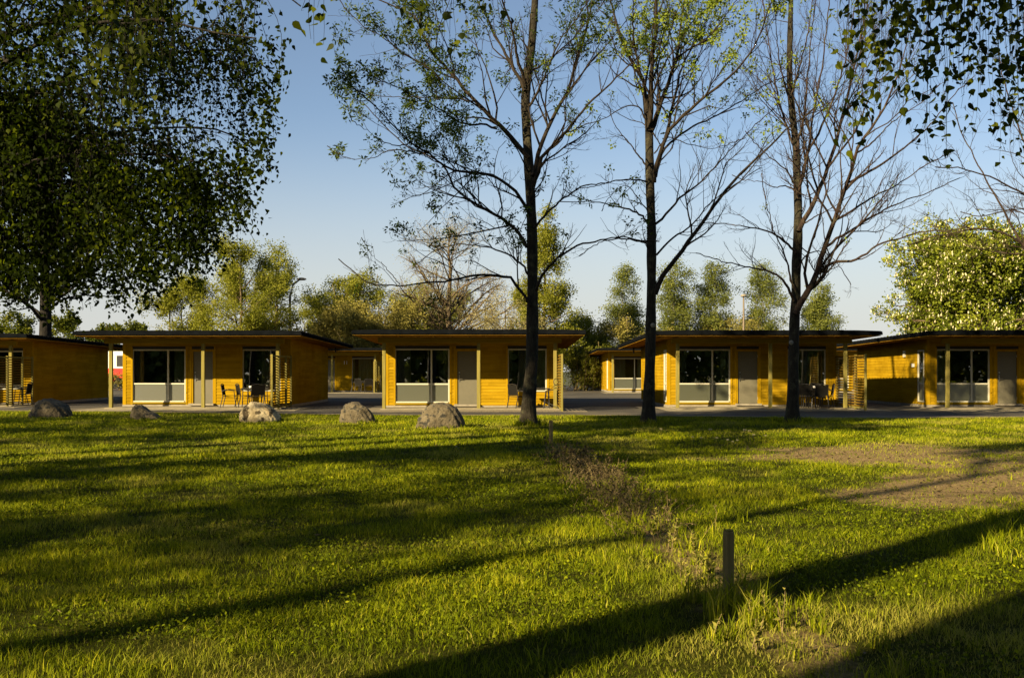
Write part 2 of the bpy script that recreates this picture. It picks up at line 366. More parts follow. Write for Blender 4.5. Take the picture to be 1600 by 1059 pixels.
def leaf_ovals(B, D, L, W, fold=.12):
    """pointed broad leaves, 8 verts, for leaves near the camera"""
    n = len(B); S = nrm(np.cross(D, rng.normal(size=(n,3)))); Nn = np.cross(D, S)
    L = np.broadcast_to(L, n)[:,None]; W = np.broadcast_to(W, n)[:,None]
    prof = [(0,0),(.1,.34),(.34,.5),(.68,.24),(1,0),(.68,-.24),(.34,-.5),(.1,-.34)]
    cur = rng.uniform(-.25,.1,(n,1))
    V = np.stack([B+D*L*l+S*W*w+Nn*(abs(w)*W*fold*2+L*l*l*cur) for l, w in prof], 1).reshape(-1,3)
    q = np.arange(8*n).reshape(n,8)
    return V, [np.concatenate([q[:,[0,1,2,3,4]], q[:,[0,4,5,6,7]]])]
# ---------------------------------------------------------------- ground
def value_noise(x, y, sc_, seed):
    r = np.random.default_rng(seed); T = r.random((64,64))
    x = x/sc_; y = y/sc_; xi = np.floor(x).astype(int); yi = np.floor(y).astype(int); fx = x-xi; fy = y-yi
    fx = fx*fx*(3-2*fx); fy = fy*fy*(3-2*fy)
    g = lambda a, b: T[a % 64, b % 64]
    return (g(xi,yi)*(1-fx)+g(xi+1,yi)*fx)*(1-fy)+(g(xi,yi+1)*(1-fx)+g(xi+1,yi+1)*fx)*fy
def fbm(x, y, sc_, seed, o=3): return sum(value_noise(x, y, sc_/2**i, seed+i)/2**i for i in range(o))/sum(1/2**i for i in range(o))
EDGE_X = np.array([-60,-22,-13,-6,-2.5,2,6,10,14,20,60.])
EDGE_Y = np.array([36,35.4,33.6,31.6,31.0,31.2,30.2,29.2,29.6,30.4,31.])
def lawn_edge(x): return np.interp(x, EDGE_X, EDGE_Y)
def hgt(x, y):
    e = np.clip((lawn_edge(x)-y)/3, 0, 1)
    return .014 + e*(.05*fbm(x, y, 3.5, 11, 3) - .012)
STRIP = np.array([(4.2,1.45),(5.4,1.38),(6.8,1.3),(8.7,1.27),(11.4,1.12),(14.4,.95),(17.3,.8),(19.5,.7)])
def strip_mask(x, y):
    cx = np.interp(y, STRIP[:,0], STRIP[:,1]); w = np.interp(y, [4,7,12,20], [.34,.36,.42,.42])
    d = np.abs(x-cx)/w + (fbm(x, y, .5, 21)-.5)*1.3
    return np.clip(1.15-d, 0, 1)*(y < 19)*(y > 3)*np.interp(y,[4,6,7.5,18],[.5,.6,.65,.62])
def bare_mask(x, y):
    m = 0
    for (cx, cy, rx, ry, a) in ((5.8,16.4,2.6,2.3,-.1),(6.9,12.9,2.6,2.0,.35),(5.0,11.2,1.9,1.25,.3),(6.4,14.6,1.8,1.6,0),(8.6,14,2.5,2.6,0)):
        dx, dy = x-cx, y-cy; u = dx*math.cos(a)+dy*math.sin(a); v = -dx*math.sin(a)+dy*math.cos(a)
        d = np.sqrt((u/rx)**2+(v/ry)**2) + (fbm(x, y, 1.4, 31)-.5)*1.1
        m = np.maximum(m, np.clip((1.15-d)*1.6, 0, 1))
    return m
def grid_sheet(name, xs, ys, hf, mat, attrs=None):
    Xg, Yg = np.meshgrid(xs, ys); Z = hf(Xg, Yg); nx, ny = len(xs), len(ys)
    V = np.stack([Xg, Yg, Z], -1).reshape(-1,3); idx = np.arange(nx*ny).reshape(ny, nx)
    q = np.stack([idx[:-1,:-1], idx[:-1,1:], idx[1:,1:], idx[1:,:-1]], -1).reshape(-1,4)
    return np_mesh(name, V, [q], mat, smooth=True, attrs={k: f(Xg,Yg).ravel() for k, f in (attrs or {}).items()})
M['earth'] = noise_mat('far grass and earth', [(.3,(.02,.024,.006)),(.6,(.035,.04,.008)),(.8,(.06,.05,.02))], scale=.6, rough=.95, bump=.4)
g = MB().poly([(-600,-400,-.03),(600,-400,-.03),(600,1500,-.03),(-600,1500,-.03)]).build('ground', M['earth']); tag(g, kind='structure')
# lawn soil sheet
m, nt, out = node_mat('lawn soil and thatch')
v = coords(nt, (1,1,1))
n1 = N(nt, 'ShaderNodeTexNoise', i_Scale=30, i_Detail=10, i_Roughness=.75); nt.links.new(v, n1.inputs['Vector'])
n2 = N(nt, 'ShaderNodeTexNoise', i_Scale=2.5, i_Detail=6, i_Roughness=.65); nt.links.new(v, n2.inputs['Vector'])
thatch = ramp(nt, n1.outputs[0], [(.3,(.010,.011,.001)),(.5,(.03,.034,.003)),(.7,(.08,.072,.012))])
soil = ramp(nt, n1.outputs[0], [(.28,(.06,.04,.017)),(.5,(.18,.128,.055)),(.72,(.32,.245,.12))])
at = N(nt, 'ShaderNodeAttribute', attribute_name='soil')
ad = N(nt, 'ShaderNodeMath', operation='MULTIPLY_ADD'); ad.inputs[1].default_value = .5; nt.links.new(n2.outputs[0], ad.inputs[0]); nt.links.new(at.outputs['Fac'], ad.inputs[2])
f = ramp(nt, ad.outputs[0], [(.42,(0,0,0)),(.75,(1,1,1))])
mx = N(nt, 'ShaderNodeMix', data_type='RGBA'); nt.links.new(f, mx.inputs[0]); nt.links.new(thatch, mx.inputs[6]); nt.links.new(soil, mx.inputs[7])
p = N(nt, 'ShaderNodeBsdfPrincipled', i_Roughness=.95); p.inputs['Specular IOR Level'].default_value = .03
nt.links.new(mx.outputs[2], p.inputs['Base Color'])
bp = N(nt, 'ShaderNodeBump', i_Strength=.9, i_Distance=.03); nt.links.new(n1.outputs[0], bp.inputs['Height']); nt.links.new(bp.outputs[0], p.inputs['Normal'])
nt.links.new(p.outputs[0], out.inputs[0]); M['lawn'] = m
xs = np.r_[np.arange(-45,-12,.6), np.arange(-12,12,.12), np.arange(12,45.1,.6)]
ty = np.r_[np.linspace(-.8,.55,60), np.linspace(.56,1,60)]
Xg, Tg = np.meshgrid(xs, ty); Yg = Tg*lawn_edge(Xg) + np.where(Tg > .98, (fbm(Xg, Xg*0, .7, 5)-.5)*.5, 0)
V = np.stack([Xg, Yg, hgt(Xg, Yg)], -1).reshape(-1,3); idx = np.arange(len(xs)*len(ty)).reshape(len(ty), len(xs))
q = np.stack([idx[:-1,:-1], idx[:-1,1:], idx[1:,1:], idx[1:,:-1]], -1).reshape(-1,4)
lawn = np_mesh('lawn', V, [q], M['lawn'], smooth=True, attrs={'soil': np.maximum(strip_mask(Xg,Yg)*.75, bare_mask(Xg,Yg)*.95).ravel()})
tag(lawn, kind='structure')
# paved yard round the cabins, reaching under the lawn edge
M['asphalt'] = noise_mat('worn asphalt', [(.3,(.022,.02,.015)),(.55,(.038,.034,.025)),(.8,(.06,.053,.038))], scale=1.2, rough=.9, bump=.5, bscale=60, second=(.35,(.09,.078,.048),.5,.7))
a = MB().poly([(-70,26,0),(70,26,0),(70,90,0),(-70,90,0)]).build('yard', M['asphalt']); tag(a, kind='structure')
# gravel shoulder between lawn and yard
M['gravel'] = noise_mat('dusty gravel edge', [(.3,(.06,.048,.024)),(.5,(.12,.098,.05)),(.75,(.19,.16,.09))], scale=18, rough=.95, bump=.8, bscale=40)
xs2 = np.linspace(-40, 40, 241); e = lawn_edge(xs2)
V = np.concatenate([np.stack([xs2, e-.8, np.full_like(xs2,.005)],1), np.stack([xs2, e+.55+.5*(fbm(xs2,xs2*0,2.0,8)), np.full_like(xs2,.005)],1)])
i = np.arange(240); q = np.stack([i, i+1, i+242, i+241], 1)
gr = np_mesh('gravel_edge', V, [q], M['gravel']); tag(gr, kind='structure')
# brick paving in front of the middle cabins
def paving_mat(name, c0, c1, gap, sx=.21, sy=.105):
    m, nt, out = node_mat(name)
    v = coords(nt, (1,1,1)); br = N(nt, 'ShaderNodeTexBrick', i_Scale=1.0)
    br.inputs['Color1'].default_value = (*c0,1); br.inputs['Color2'].default_value = (*c1,1); br.inputs['Mortar'].default_value = (*gap,1)
    br.inputs['Brick Width'].default_value = sx; br.inputs['Row Height'].default_value = sy; br.inputs['Mortar Size'].default_value = .006
    nt.links.new(v, br.inputs['Vector'])
    no = N(nt, 'ShaderNodeTexNoise', i_Scale=3, i_Detail=8); nt.links.new(v, no.inputs['Vector'])
    mr = ramp(nt, no.outputs[0], [(.3,(.6,.6,.6)),(.7,(1.15,1.1,1.05))])
    mu = N(nt, 'ShaderNodeMix', data_type='RGBA', blend_type='MULTIPLY'); mu.inputs[0].default_value = 1
    nt.links.new(br.outputs[0], mu.inputs[6]); nt.links.new(mr, mu.inputs[7])
    p = N(nt, 'ShaderNodeBsdfPrincipled', i_Roughness=.9); nt.links.new(mu.outputs[2], p.inputs['Base Color'])
    bp = N(nt, 'ShaderNodeBump', i_Strength=.5, i_Distance=.01); nt.links.new(br.outputs['Fac'], bp.inputs['Height']); bp.invert = True
    nt.links.new(bp.outputs[0], p.inputs['Normal']); nt.links.new(p.outputs[0], out.inputs[0]); return m
M['paver'] = paving_mat('terrace pavers', (.14,.118,.07), (.18,.15,.09), (.06,.05,.03))
M['slabs'] = noise_mat('pale concrete apron', [(.3,(.13,.112,.068)),(.7,(.22,.19,.12))], scale=2, rough=.9, bump=.3, bscale=30)

# ---------------------------------------------------------------- the cabin
CW, CD, WH, ZB = 6.4, 7.6, 2.62, .10
def clad(mb, a, b, z0, z1, n):
    """lapped horizontal boards from point a to b (2D), facing n"""
    P_ = .12; k0 = math.floor(z0/P_ + 1e-6); z = k0*P_
    while z < z1-1e-6:
        lo, hi = max(z, z0), min(z+P_, z1)
        if hi-lo > .004:
            f0 = .024-(lo-z)/P_*.016; f1 = .024-(hi-z)/P_*.016
            A0 = (a[0]+n[0]*f0, a[1]+n[1]*f0, lo); B0 = (b[0]+n[0]*f0, b[1]+n[1]*f0, lo)
            A1 = (a[0]+n[0]*f1, a[1]+n[1]*f1, hi); B1 = (b[0]+n[0]*f1, b[1]+n[1]*f1, hi)
            mb.poly([A0, B0, B1, A1]); mb.poly([(a[0],a[1],lo), (b[0],b[1],lo), B0, A0])
        z += P_
def build_cabin():
    c = thing('cabin', 'cabin', 'cabin')
    T = .12
    # openings: x0, x1, z0, z1
    W1 = (.33, 2.38, .20, 2.22); DR = (2.62, 3.47, ZB+.02, 2.18); W2 = (4.55, 6.02, .62, 2.22)
    MB().box(-.03, CW+.03, -.06, CD+.03, 0, ZB).build('plinth', M['plinth'], c)
    core = MB()
    for (x0,x1,z0,z1) in ((.1,W1[0],ZB,WH),(W1[0],W1[1],ZB,W1[2]),(W1[0],W1[1],2.3,WH),(W1[1],DR[0],ZB,WH),(DR[0],DR[1],2.24,WH),(DR[1],W2[0],ZB,WH),
                          (W2[0],W2[1],ZB,W2[2]),(W2[0],W2[1],2.3,WH),(W2[1],CW-.1,ZB,WH)):
        core.box(x0,x1,0,T,z0,z1)
    for (x0,x1,z0,z1) in ((.1,W1[0],ZB,WH),(W1[1],DR[0],ZB,WH),(DR[1],W2[0],ZB,WH),(W2[0],W2[1],ZB,W2[2]-.04),(W2[1],CW-.1,ZB,WH),
                          (W1[0],W1[1],2.34,WH),(DR[0],DR[1],2.34,WH),(W2[0],W2[1],2.34,WH)):
        clad(core, (x0,0), (x1,0), z0, z1, (0,-1))
    core.build('front_wall', M['clad_x'], c)
    sw = MB().box(0, T, .1, .24, ZB, WH).box(0, T, .24, .86, ZB, .2).box(0, T, .24, .86, 2.22, WH).box(0, T, .86, CD-.1, ZB, WH)
    clad(sw, (0,.1), (0,.24), ZB, WH, (-1,0)); clad(sw, (0,.86), (0,CD-.1), ZB, WH, (-1,0)); clad(sw, (0,.24), (0,.86), 2.24, WH, (-1,0))
    sw.build('side_wall', M['clad_y'], c)
    sw = MB().box(CW-T, CW, .1, CD-.1, ZB, WH); clad(sw, (CW,.1), (CW,CD-.1), ZB, WH, (1,0)); sw.build('side_wall', M['clad_y'], c)
    rw = MB().box(.1, CW-.1, CD-T, CD, ZB, WH); clad(rw, (.1,CD), (CW-.1,CD), ZB, WH, (0,1)); rw.build('rear_wall', M['clad_x'], c)
    for (x, y) in ((0,0),(CW,0),(0,CD),(CW,CD)):
        x0 = -.03 if x == 0 else CW-.1; y0 = -.03 if y == 0 else CD-.1
        MB().box(x0, x0+.13, y0, y0+.13, ZB-.02, WH).build('corner_board', M['trim'], c, bevel=.004)
    # trim boards beside window and door
    for x in (.285, 2.385, 2.545, 3.475, 4.495, 6.03):
        MB().box(x, x+.07, -.034, -.001, ZB, 2.3).build('trim_board', M['trim'], c)
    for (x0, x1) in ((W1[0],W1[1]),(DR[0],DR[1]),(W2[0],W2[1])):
        MB().box(x0, x1, -.012, .05, 2.225, 2.338).build('lintel_shadow_box', M['dark'], c)  # solid black box stands in for the dark recess above each opening
    # interior
    MB().box(T+.002, CW-T-.002, T+.002, CD-T-.002, ZB, ZB+.03).build('floor', M['ifloor'], c)
    MB().box(T+.01, 2.9, 4.0, 4.08, ZB+.03, WH-.02).box(2.9, 2.98, T+.01, 4.08, ZB+.03, WH-.02).box(3.9, CW-T-.01, 3.4, 3.48, ZB+.03, WH-.02)\
        .box(T+.001, T+.02, .9, CD-T-.01, ZB+.03, WH-.02).box(CW-T-.02, CW-T-.001, .1, CD-T-.01, ZB+.03, WH-.02).build('inner_wall', M['inner'], c)
    # windows
    def window(w, mull, rail, side=None, frost=True):
        x0, x1, z0, z1 = w; fr = MB(); t = .05
        fr.box(x0, x0+t, .0, .07, z0, z1).box(x1-t, x1, .0, .07, z0, z1).box(x0+t, x1-t, .0, .07, z1-t, z1).box(x0+t-.0, x1-t, -.03, .07, z0, z0+t)
        if mull: fr.box(mull-.03, mull+.03, .003, .066, z0+t, z1-t)
        if rail:
            segs = [(x0+t, mull-.03),(mull+.03, x1-t)] if mull else [(x0+t, x1-t)]
            for (a, b) in segs: fr.box(a, b, .005, .064, rail-.03, rail+.03)
        wo_ = fr.build('window', M['frame'], c, bevel=.003)
        MB().box(x0+t, x1-t, .032, .038, (rail+.03 if rail else z0+t), z1-t).build('pane', M['glass'], wo_)
        if rail: MB().box(x0+t, x1-t, .032, .040, z0+t, rail-.03).build('frosted_pane', M['frost'], wo_)
        return wo_
    window(W1, 1.70, .90); window(W2, None, None)
    # narrow side window (built along y)
    fr = MB(); t = .05; y0, y1, z0, z1 = .26, .84, .2, 2.2
    fr.box(-.03,.05,y0,y0+t,z0,z1).box(-.03,.05,y1-t,y1,z0,z1).box(-.03,.05,y0+t,y1-t,z1-t,z1).box(-.03,.05,y0+t,y1-t,z0,z0+t).box(-.027,.047,y0+t,y1-t,.87,.93)
    sw_ = fr.build('window', M['frame'], c, bevel=.003)
    MB().box(.005,.011,y0+t,y1-t,.93,z1-t).build('pane', M['glass'], sw_); MB().box(.005,.012,y0+t,y1-t,z0+t,.87).build('frosted_pane', M['frost'], sw_)
    # sill under big window, step
    MB().box(W1[0]-.02, W1[1]+.02, -.05, .0, ZB+.04, .195).build('sill', M['beam'], c)
    # door
    d = MB().box(DR[0]+.05, DR[1]-.05, .02, .07, ZB+.05, 2.13).build('door', M['door'], c, bevel=.004)
    hx = DR[0]+.13
    MB().box(hx-.02, hx+.02, -.0, .019, 1.0, 1.18).tube([(hx,-.0,1.09),(hx,-.045,1.09),(hx+.12,-.05,1.09)], .010).build('handle', M['steel'], d)
    MB().tube([(hx,.02,1.33),(hx,-.012,1.33)], .026, 10).build('lock', M['steel'], d)
    MB().tube([(hx,.02,1.22),(hx,-.008,1.22)], .018, 10).build('lock', M['steel'], d)
    for z in (.35, 1.15, 1.95): MB().tube([(DR[1]-.045,.005,z-.05),(DR[1]-.045,.005,z+.05)], .012, 8).build('hinge', M['steel'], d)
    MB().box(DR[0], DR[0]+.048, -.02, .08, ZB, 2.22).box(DR[1]-.048, DR[1], -.02, .08, ZB, 2.22).box(DR[0]+.048, DR[1]-.048, -.02, .08, 2.135, 2.22).build('door_frame', M['trim'], c)
    MB().box(DR[0]-.05, DR[1]+.05, -.28, -.02, ZB-.02, ZB+.05).build('door_step', M['white'] if False else M['plinth'], c)
    # curtains: folded cloth
    def curtain(x0, x1, z0, z1, y=.14):
        n = int((x1-x0)/.012); k = MB(); pts = [(x0+(x1-x0)*i/n, y+.03*math.sin(i*.75)+.012*math.sin(i*.31)) for i in range(n+1)]
        for (p0, p1) in zip(pts[:-1], pts[1:]): k.poly([(p0[0],p0[1],z0),(p1[0],p1[1],z0),(p1[0],p1[1],z1),(p0[0],p0[1],z1)])
        k.build('curtain', M['curtain'], c, smooth=True)
    curtain(.40, .74, .3, 2.25); curtain(2.14, 2.36, .3, 2.25); curtain(5.5, 5.99, .3, 2.25); curtain(4.58, 4.78, .3, 2.25)
    # porch posts and beam
    for x in (.12, 3.52, CW-.13):
        MB().box(x-.06, x+.06, -1.56, -1.44, .0, 2.40).build('post', M['post'], c, bevel=.006)
    MB().box(-.1, CW+.1, -1.57, -1.43, 2.40, 2.60).build('porch_beam', M['beam'], c, bevel=.004)
    # roof: low slab, thinner at its side overhangs, falling slightly to the rear
    ox = .92; yf, yr = -2.38, CD+1.75
    def zt(y): return 2.84-.018*(y-yf)
    prof = [(-ox, -.13),(-ox+.02,-.03),(-.05,0),(CW+.05,0),(CW+ox-.02,-.03),(CW+ox,-.13),(CW+ox,-.15),(-ox,-.15)]
    r = MB(); b = 0; n = len(prof)
    for y in (yf, yr):
        for (x, dz) in prof: r.v.append((x, y, zt(y)+dz))
    for i in range(n): r.f.append((i, (i+1) % n, n+(i+1) % n, n+i))
    r.f.append(tuple(range(n-1,-1,-1))); r.f.append(tuple(range(n, 2*n)))
    roof = r.build('roof', M['roof'], c)
    rb = MB(); k = 0
    y = yf+.2
    while y < yr-.1:          # pressed tile steps, standing out a little past both verges
        z = zt(y); pr = [(-ox-.02,-.125),(-ox,-.005),(-.05,.022),(CW+.05,.022),(CW+ox,-.005),(CW+ox+.02,-.125),(CW+ox-.04,-.10),(CW+.05,-.02),(-.05,-.02),(-ox+.04,-.10)]
        rb.prism([(p_[0], z+p_[1]) for p_ in pr], 'y', y, y+.11); y += .34
    rb.build('roof_rib', M['roof'], roof)
    MB().prism([(yf+.05, zt(yf)-.19),(yr-.05, zt(yr)-.19),(yr-.05, zt(yr)-.168),(yf+.05, zt(yf)-.168)], 'x', -ox+.04, CW+ox-.04).build('soffit', M['soffit'], roof)
    x = -.55
    while x < CW+.6:
        MB().prism([(yf+.12, zt(yf)-.2),(yf+.12, zt(yf)-.215),(yf+.3,2.601),(-.0, 2.601),(-.0, zt(0)-.192),(yf+.12, zt(yf)-.192)], 'x', x-.025, x+.025).build('rafter', M['rafter'], roof)
        x += .62
    MB().box(.0, CW, -.02, .12, WH, zt(0)-.195).box(.0, .1, .12, CD, WH, zt(CD)-.2).box(CW-.1, CW, .12, CD, WH, zt(CD)-.2).build('wall_plate', M['beam'], c)
    # privacy lattice on the right of the porch
    la = MB(); xl = CW+.02
    for y in (-3.15, -2.15, -.95, -.12): la.box(xl-.02, xl+.05, y, y+.07, .0 if y < -3 else .02, 1.98)
    la.box(xl-.018, xl+.03, -3.12, -.08, .07, .12); la.box(xl-.018, xl+.03, -3.12, -.08, 1.90, 1.95)
    l_ = la.build('lattice_screen', M['post'], c)
    sl = MB(); z = .14
    while z < 1.95: sl.box(xl-.045, xl-.022, -3.13, -.05, z, z+.046); z += .098
    sl.build('slat', M['slat'], l_)
    return c
cabin0 = build_cabin()
CAB = {}
cabs = [  # key, x, y, label
 ('c1', -26.15, 41.0, 'ochre cabin at the far left edge with a boulder before its plain side wall', 'front row of ochre cabins'),
 ('c2', -14.9, 38.2, 'ochre cabin with picture on its inner wall, second from the left in the front row', 'front row of ochre cabins'),
 ('c3', -4.72, 37.3, 'ochre cabin in the centre directly behind the largest boulder', 'front row of ochre cabins'),
 ('c4', 5.95, 38.0, 'ochre cabin with small plant in its window, behind the middle and right tree trunks', 'front row of ochre cabins'),
 ('c5', 15.85, 38.0, 'ochre cabin at the far right with sunlit side wall and narrow side window', 'front row of ochre cabins'),
 ('r1', -15.0, 65.0, 'small far ochre cabin seen between the second and the central cabin', 'rear row of ochre cabins'),
 ('r2', 6.3, 65.0, 'small far ochre cabin left of the middle tree trunk, beyond the asphalt yard', 'rear row of ochre cabins'),
 ('r3', 19.6, 65.0, 'far ochre cabin glimpsed through the lattice screen left of the rightmost cabin', 'rear row of ochre cabins')]
for i, (k, x, y, lab, grp) in enumerate(cabs):
    o = cabin0 if i == 0 else copy_tree(cabin0)
    o.location = (x, y, 0); tag(o, lab, 'cabin', grp); CAB[k] = o
    cr_ = random.Random(i+5)
    for ch in o.children:
        if ch.name.startswith('curtain') and i:
            xa = min(v[0] for v in ch.bound_box); xb = max(v[0] for v in ch.bound_box); s_ = cr_.choice([.75,1.0,1.5,2.1]); an = xb if xa in (0,) or xb > 5.5 or 2 < xb < 3 else xa
            ch.scale.x = s_; ch.location.x = an*(1-s_)
    tw = 1.5
    t = MB().box(x-.5, x+CW+.9, y-3.3, y-.05, -.02, .012 if k != 'r1' else .03).build('paved_terrace', M['paver'] if k in ('c3',) else M['slabs']); tag(t, kind='structure')
    if k[0] == 'c':
        t = MB().box(x+.02, x+CW+.2, y-1.9, y-.061, .0, .045).build('paved_terrace', M['slabs']); tag(t, kind='structure')
# extras that only some cabins have
MB().box(-.08, -.03, 2.0, 2.18, 1.95, 2.2).build('vent_box', M['frame'], CAB['c5'])
MB().box(-.09, -.024, 1.15, 1.29, 1.55, 1.68).build('wall_lamp', M['white'], CAB['c5'])
MB().tube([(CW+.35, CD+.2, 2.5),(CW+.35, CD+.2, 2.25)], .04).build('downpipe', M['dark'], CAB['c2'])
MB().tube([(-.35, CD+.2, 2.5),(-.35, CD+.2, 2.2)], .04).build('downpipe', M['dark'], CAB['c4'])
f = MB().box(1.18, 1.50, 3.93, 3.985, 1.35, 1.85).build('framed_picture', M['dark'], CAB['c2'])
MB().box(1.25, 1.43, 3.92, 3.929, 1.43, 1.77).build('print', M['inner'], f)
cu = bpy.data.curves.new('house_number', 'FONT'); cu.body = '11'; cu.size = .32; cu.extrude = .01
to = bpy.data.objects.new('tmp', cu); sc.collection.objects.link(to)
bpy.context.view_layer.update()
me = bpy.data.meshes.new_from_object(to.evaluated_get(bpy.context.evaluated_depsgraph_get())); bpy.data.objects.remove(to)
me.materials.append(M['white']); hn = link(bpy.data.objects.new('house_number', me)); hn.parent = CAB['r1']; hn.location = (3.98, -.04, 1.82); hn.rotation_euler = (R_(90),0,0)
# ---------------------------------------------------------------- furniture
def build_chair():
    c = thing('chair', 'chair', 'chair')
    # sits facing +x, seat .45
    f = MB()
    for s in (-.25, .25):
        f.tube([(.28,s,0),(.22,s,.44),(.2,s,.62),(-.08,s*1.05,.66),(-.24,s,.60)], .017)
        f.tube([(-.30,s,0),(-.20,s,.42),(-.27,s*.95,.84)], .017)
    f.tube([(-.27,-.24,.84),(-.28,0,.87),(-.27,.24,.84)], .017); f.tube([(.2,-.25,.42),(.2,.25,.42)], .014); f.tube([(-.2,-.25,.42),(-.2,.25,.42)], .014)
    f.build('frame', M['chairm'], c)
    s = MB()
    for i in range(6):
        a, b = -.2+.4*i/6, -.2+.4*(i+1)/6; za = .43-.012*math.sin(math.pi*i/6)*2; zb = .43-.012*math.sin(math.pi*(i+1)/6)*2
        s.poly([(a,-.235,za),(b,-.235,zb),(b,.235,zb),(a,.235,za)]); s.poly([(a,.235,za-.012),(b,.235,zb-.012),(b,-.235,zb-.012),(a,-.235,za-.012)])
    s.build('seat', M['chair'], c)
    b = MB()
    for i in range(6):
        z0, z1 = .46+.37*i/6, .46+.37*(i+1)/6; x0, x1 = -.205-.075*i/6, -.205-.075*(i+1)/6
        b.poly([(x0,-.235,z0),(x0,.235,z0),(x1,.235,z1),(x1,-.235,z1)]); b.poly([(x0-.01,.235,z0),(x0-.01,-.235,z0),(x1-.01,-.235,z1),(x1-.01,.235,z1)])
    b.build('backrest', M['chair'], c)
    return c
chair0 = build_chair(); used = [False]
def put_chair(x, y, rz, label, grp):
    o = copy_tree(chair0) if used[0] else chair0; used[0] = True
    o.location = (x, y, .047 if y < 50 else .032); o.rotation_euler = (0,0,R_(rz)); tag(o, label, 'chair', grp)
def build_table():
    t = thing('table', 'table', 'table')
    MB().box(-.48,.48,-.38,.38,.70,.715).build('tabletop', M['ttop'], t, bevel=.004)
    MB().box(-.49,-.46,-.39,.39,.68,.72).box(.46,.49,-.39,.39,.68,.72).box(-.46,.46,-.39,-.36,.68,.72).box(-.46,.46,.36,.39,.68,.72).build('table_rim', M['chairm'], t)
    for sx in (-1,1):
        for sy in (-1,1): MB().tube([(sx*.47,sy*.36,0),(sx*.44,sy*.34,.68)], .016).build('leg', M['chairm'], t)
    return t
table0 = build_table(); tused = [False]
def put_table(x, y, label, grp='patio tables on the cabin porches'):
    o = copy_tree(table0) if tused[0] else table0; tused[0] = True
    o.location = (x, y, .047 if y < 50 else .032); tag(o, label, 'table', grp)
GC = 'dark patio chairs on the cabin porches'
T2x, T2y = SX(402, 36.9), 36.9
put_table(T2x, T2y, 'patio table on the porch of the second cabin, behind its lattice and the sunlit boulder')
put_chair(SX(360,36.9), 36.8, 5, 'leftmost dark armchair on the second cabin porch, seen from the side', GC)
put_chair(SX(379,36.9), 36.25+.9, 30, 'dark armchair second from the left on the second cabin porch', GC)
put_chair(SX(408,36.9), 36.2, 120, 'dark armchair in front of the table behind the sunlit boulder', GC)
put_chair(SX(420,36.9), 37.0, 185, 'dark armchair right of the table, hard against the lattice of the second cabin', GC)
T3x, T3y = SX(838, 36.2), 36.3
put_table(T3x, T3y, 'patio table on the central cabin porch, half hidden by the left trunk')
put_chair(SX(809,36), 36.2, 40, 'dark armchair left of the left tree trunk on the central cabin porch', GC)
put_chair(SX(862,36), 36.1, 175, 'dark armchair right of the left tree trunk on the central cabin porch', GC)
T4x, T4y = SX(1272, 36.8), 36.9
put_table(T4x, T4y, 'patio table right of the right tree trunk, before the fourth cabin window')
put_chair(SX(1257,36.8), 36.5, 60, 'dark armchair just right of the right tree trunk on the fourth cabin porch', GC)
put_chair(SX(1270,36.8), 36.1, 100, 'dark armchair in front of the table on the fourth cabin porch', GC)
put_chair(SX(1291,36.8), 36.8, 170, 'dark armchair nearest the lattice on the fourth cabin porch', GC)
put_chair(SX(1281,36.8), 37.6, 250, 'dark armchair behind the table on the fourth cabin porch', GC)
put_table(SX(573,63.4), 63.4, 'far patio table on the porch between the second and the central cabin')
put_chair(SX(556,63.4), 63.4, 5, 'leftmost far chair between the second and the central cabin', GC)
put_chair(SX(565,63.4), 62.9, 60, 'far chair second from left between the second and the central cabin', GC)
put_chair(SX(578,63.4), 62.8, 100, 'far chair in front of the far table beyond the yard', GC)
put_chair(SX(588,63.4), 63.6, 185, 'rightmost far chair beside the lattice beyond the yard', GC)
put_table(SX(22,39.8), 39.9, 'patio table behind the lattice of the leftmost cabin')
put_chair(SX(36,39.6), 39.6, 185, 'dark armchair behind the lattice of the leftmost cabin', GC)
def lathe(prof, n=14):
    mb = MB(); k = len(prof)
    for (r, z) in prof:
        for i in range(n): mb.v.append((r*math.cos(2*math.pi*i/n), r*math.sin(2*math.pi*i/n), z))
    for j in range(k-1):
        for i in range(n): i2 = (i+1) % n; mb.f.append((j*n+i, j*n+i2, (j+1)*n+i2, (j+1)*n+i))
    mb.f.append(tuple(range(n-1,-1,-1))); return mb
for (x, y, z, lab) in ((T2x-.25, T2y, .763, 'white ashtray bowl on the table behind the sunlit boulder'), (T4x+.05, T4y, .763, 'white ashtray bowl on the table right of the right trunk'), (SX(573,63.4), 63.4, .748, 'white bowl on the far table beyond the yard')):
    cup = lathe([(.045,0),(.06,.03),(.065,.075),(.055,.075),(.045,.02),(.001,.015)]).build('bowl', M['white'], loc=(x,y,z), smooth=True); tag(cup, lab, 'bowl', 'white bowls on the patio tables')
# broom leaning on the window of the fourth cabin
b = thing('broom', 'long handled broom leaning against the window of the fourth cabin', 'broom')
bx = SX(1266, 37.6)
MB().tube([(bx-.12, 37.55, .2),(bx+.22, 37.92, 2.02)], .017).build('handle', M['post'], b)
MB().box(bx-.28, bx+.02, 37.5, 37.57, .05, .2).build('brush_head', M['dark'], b)
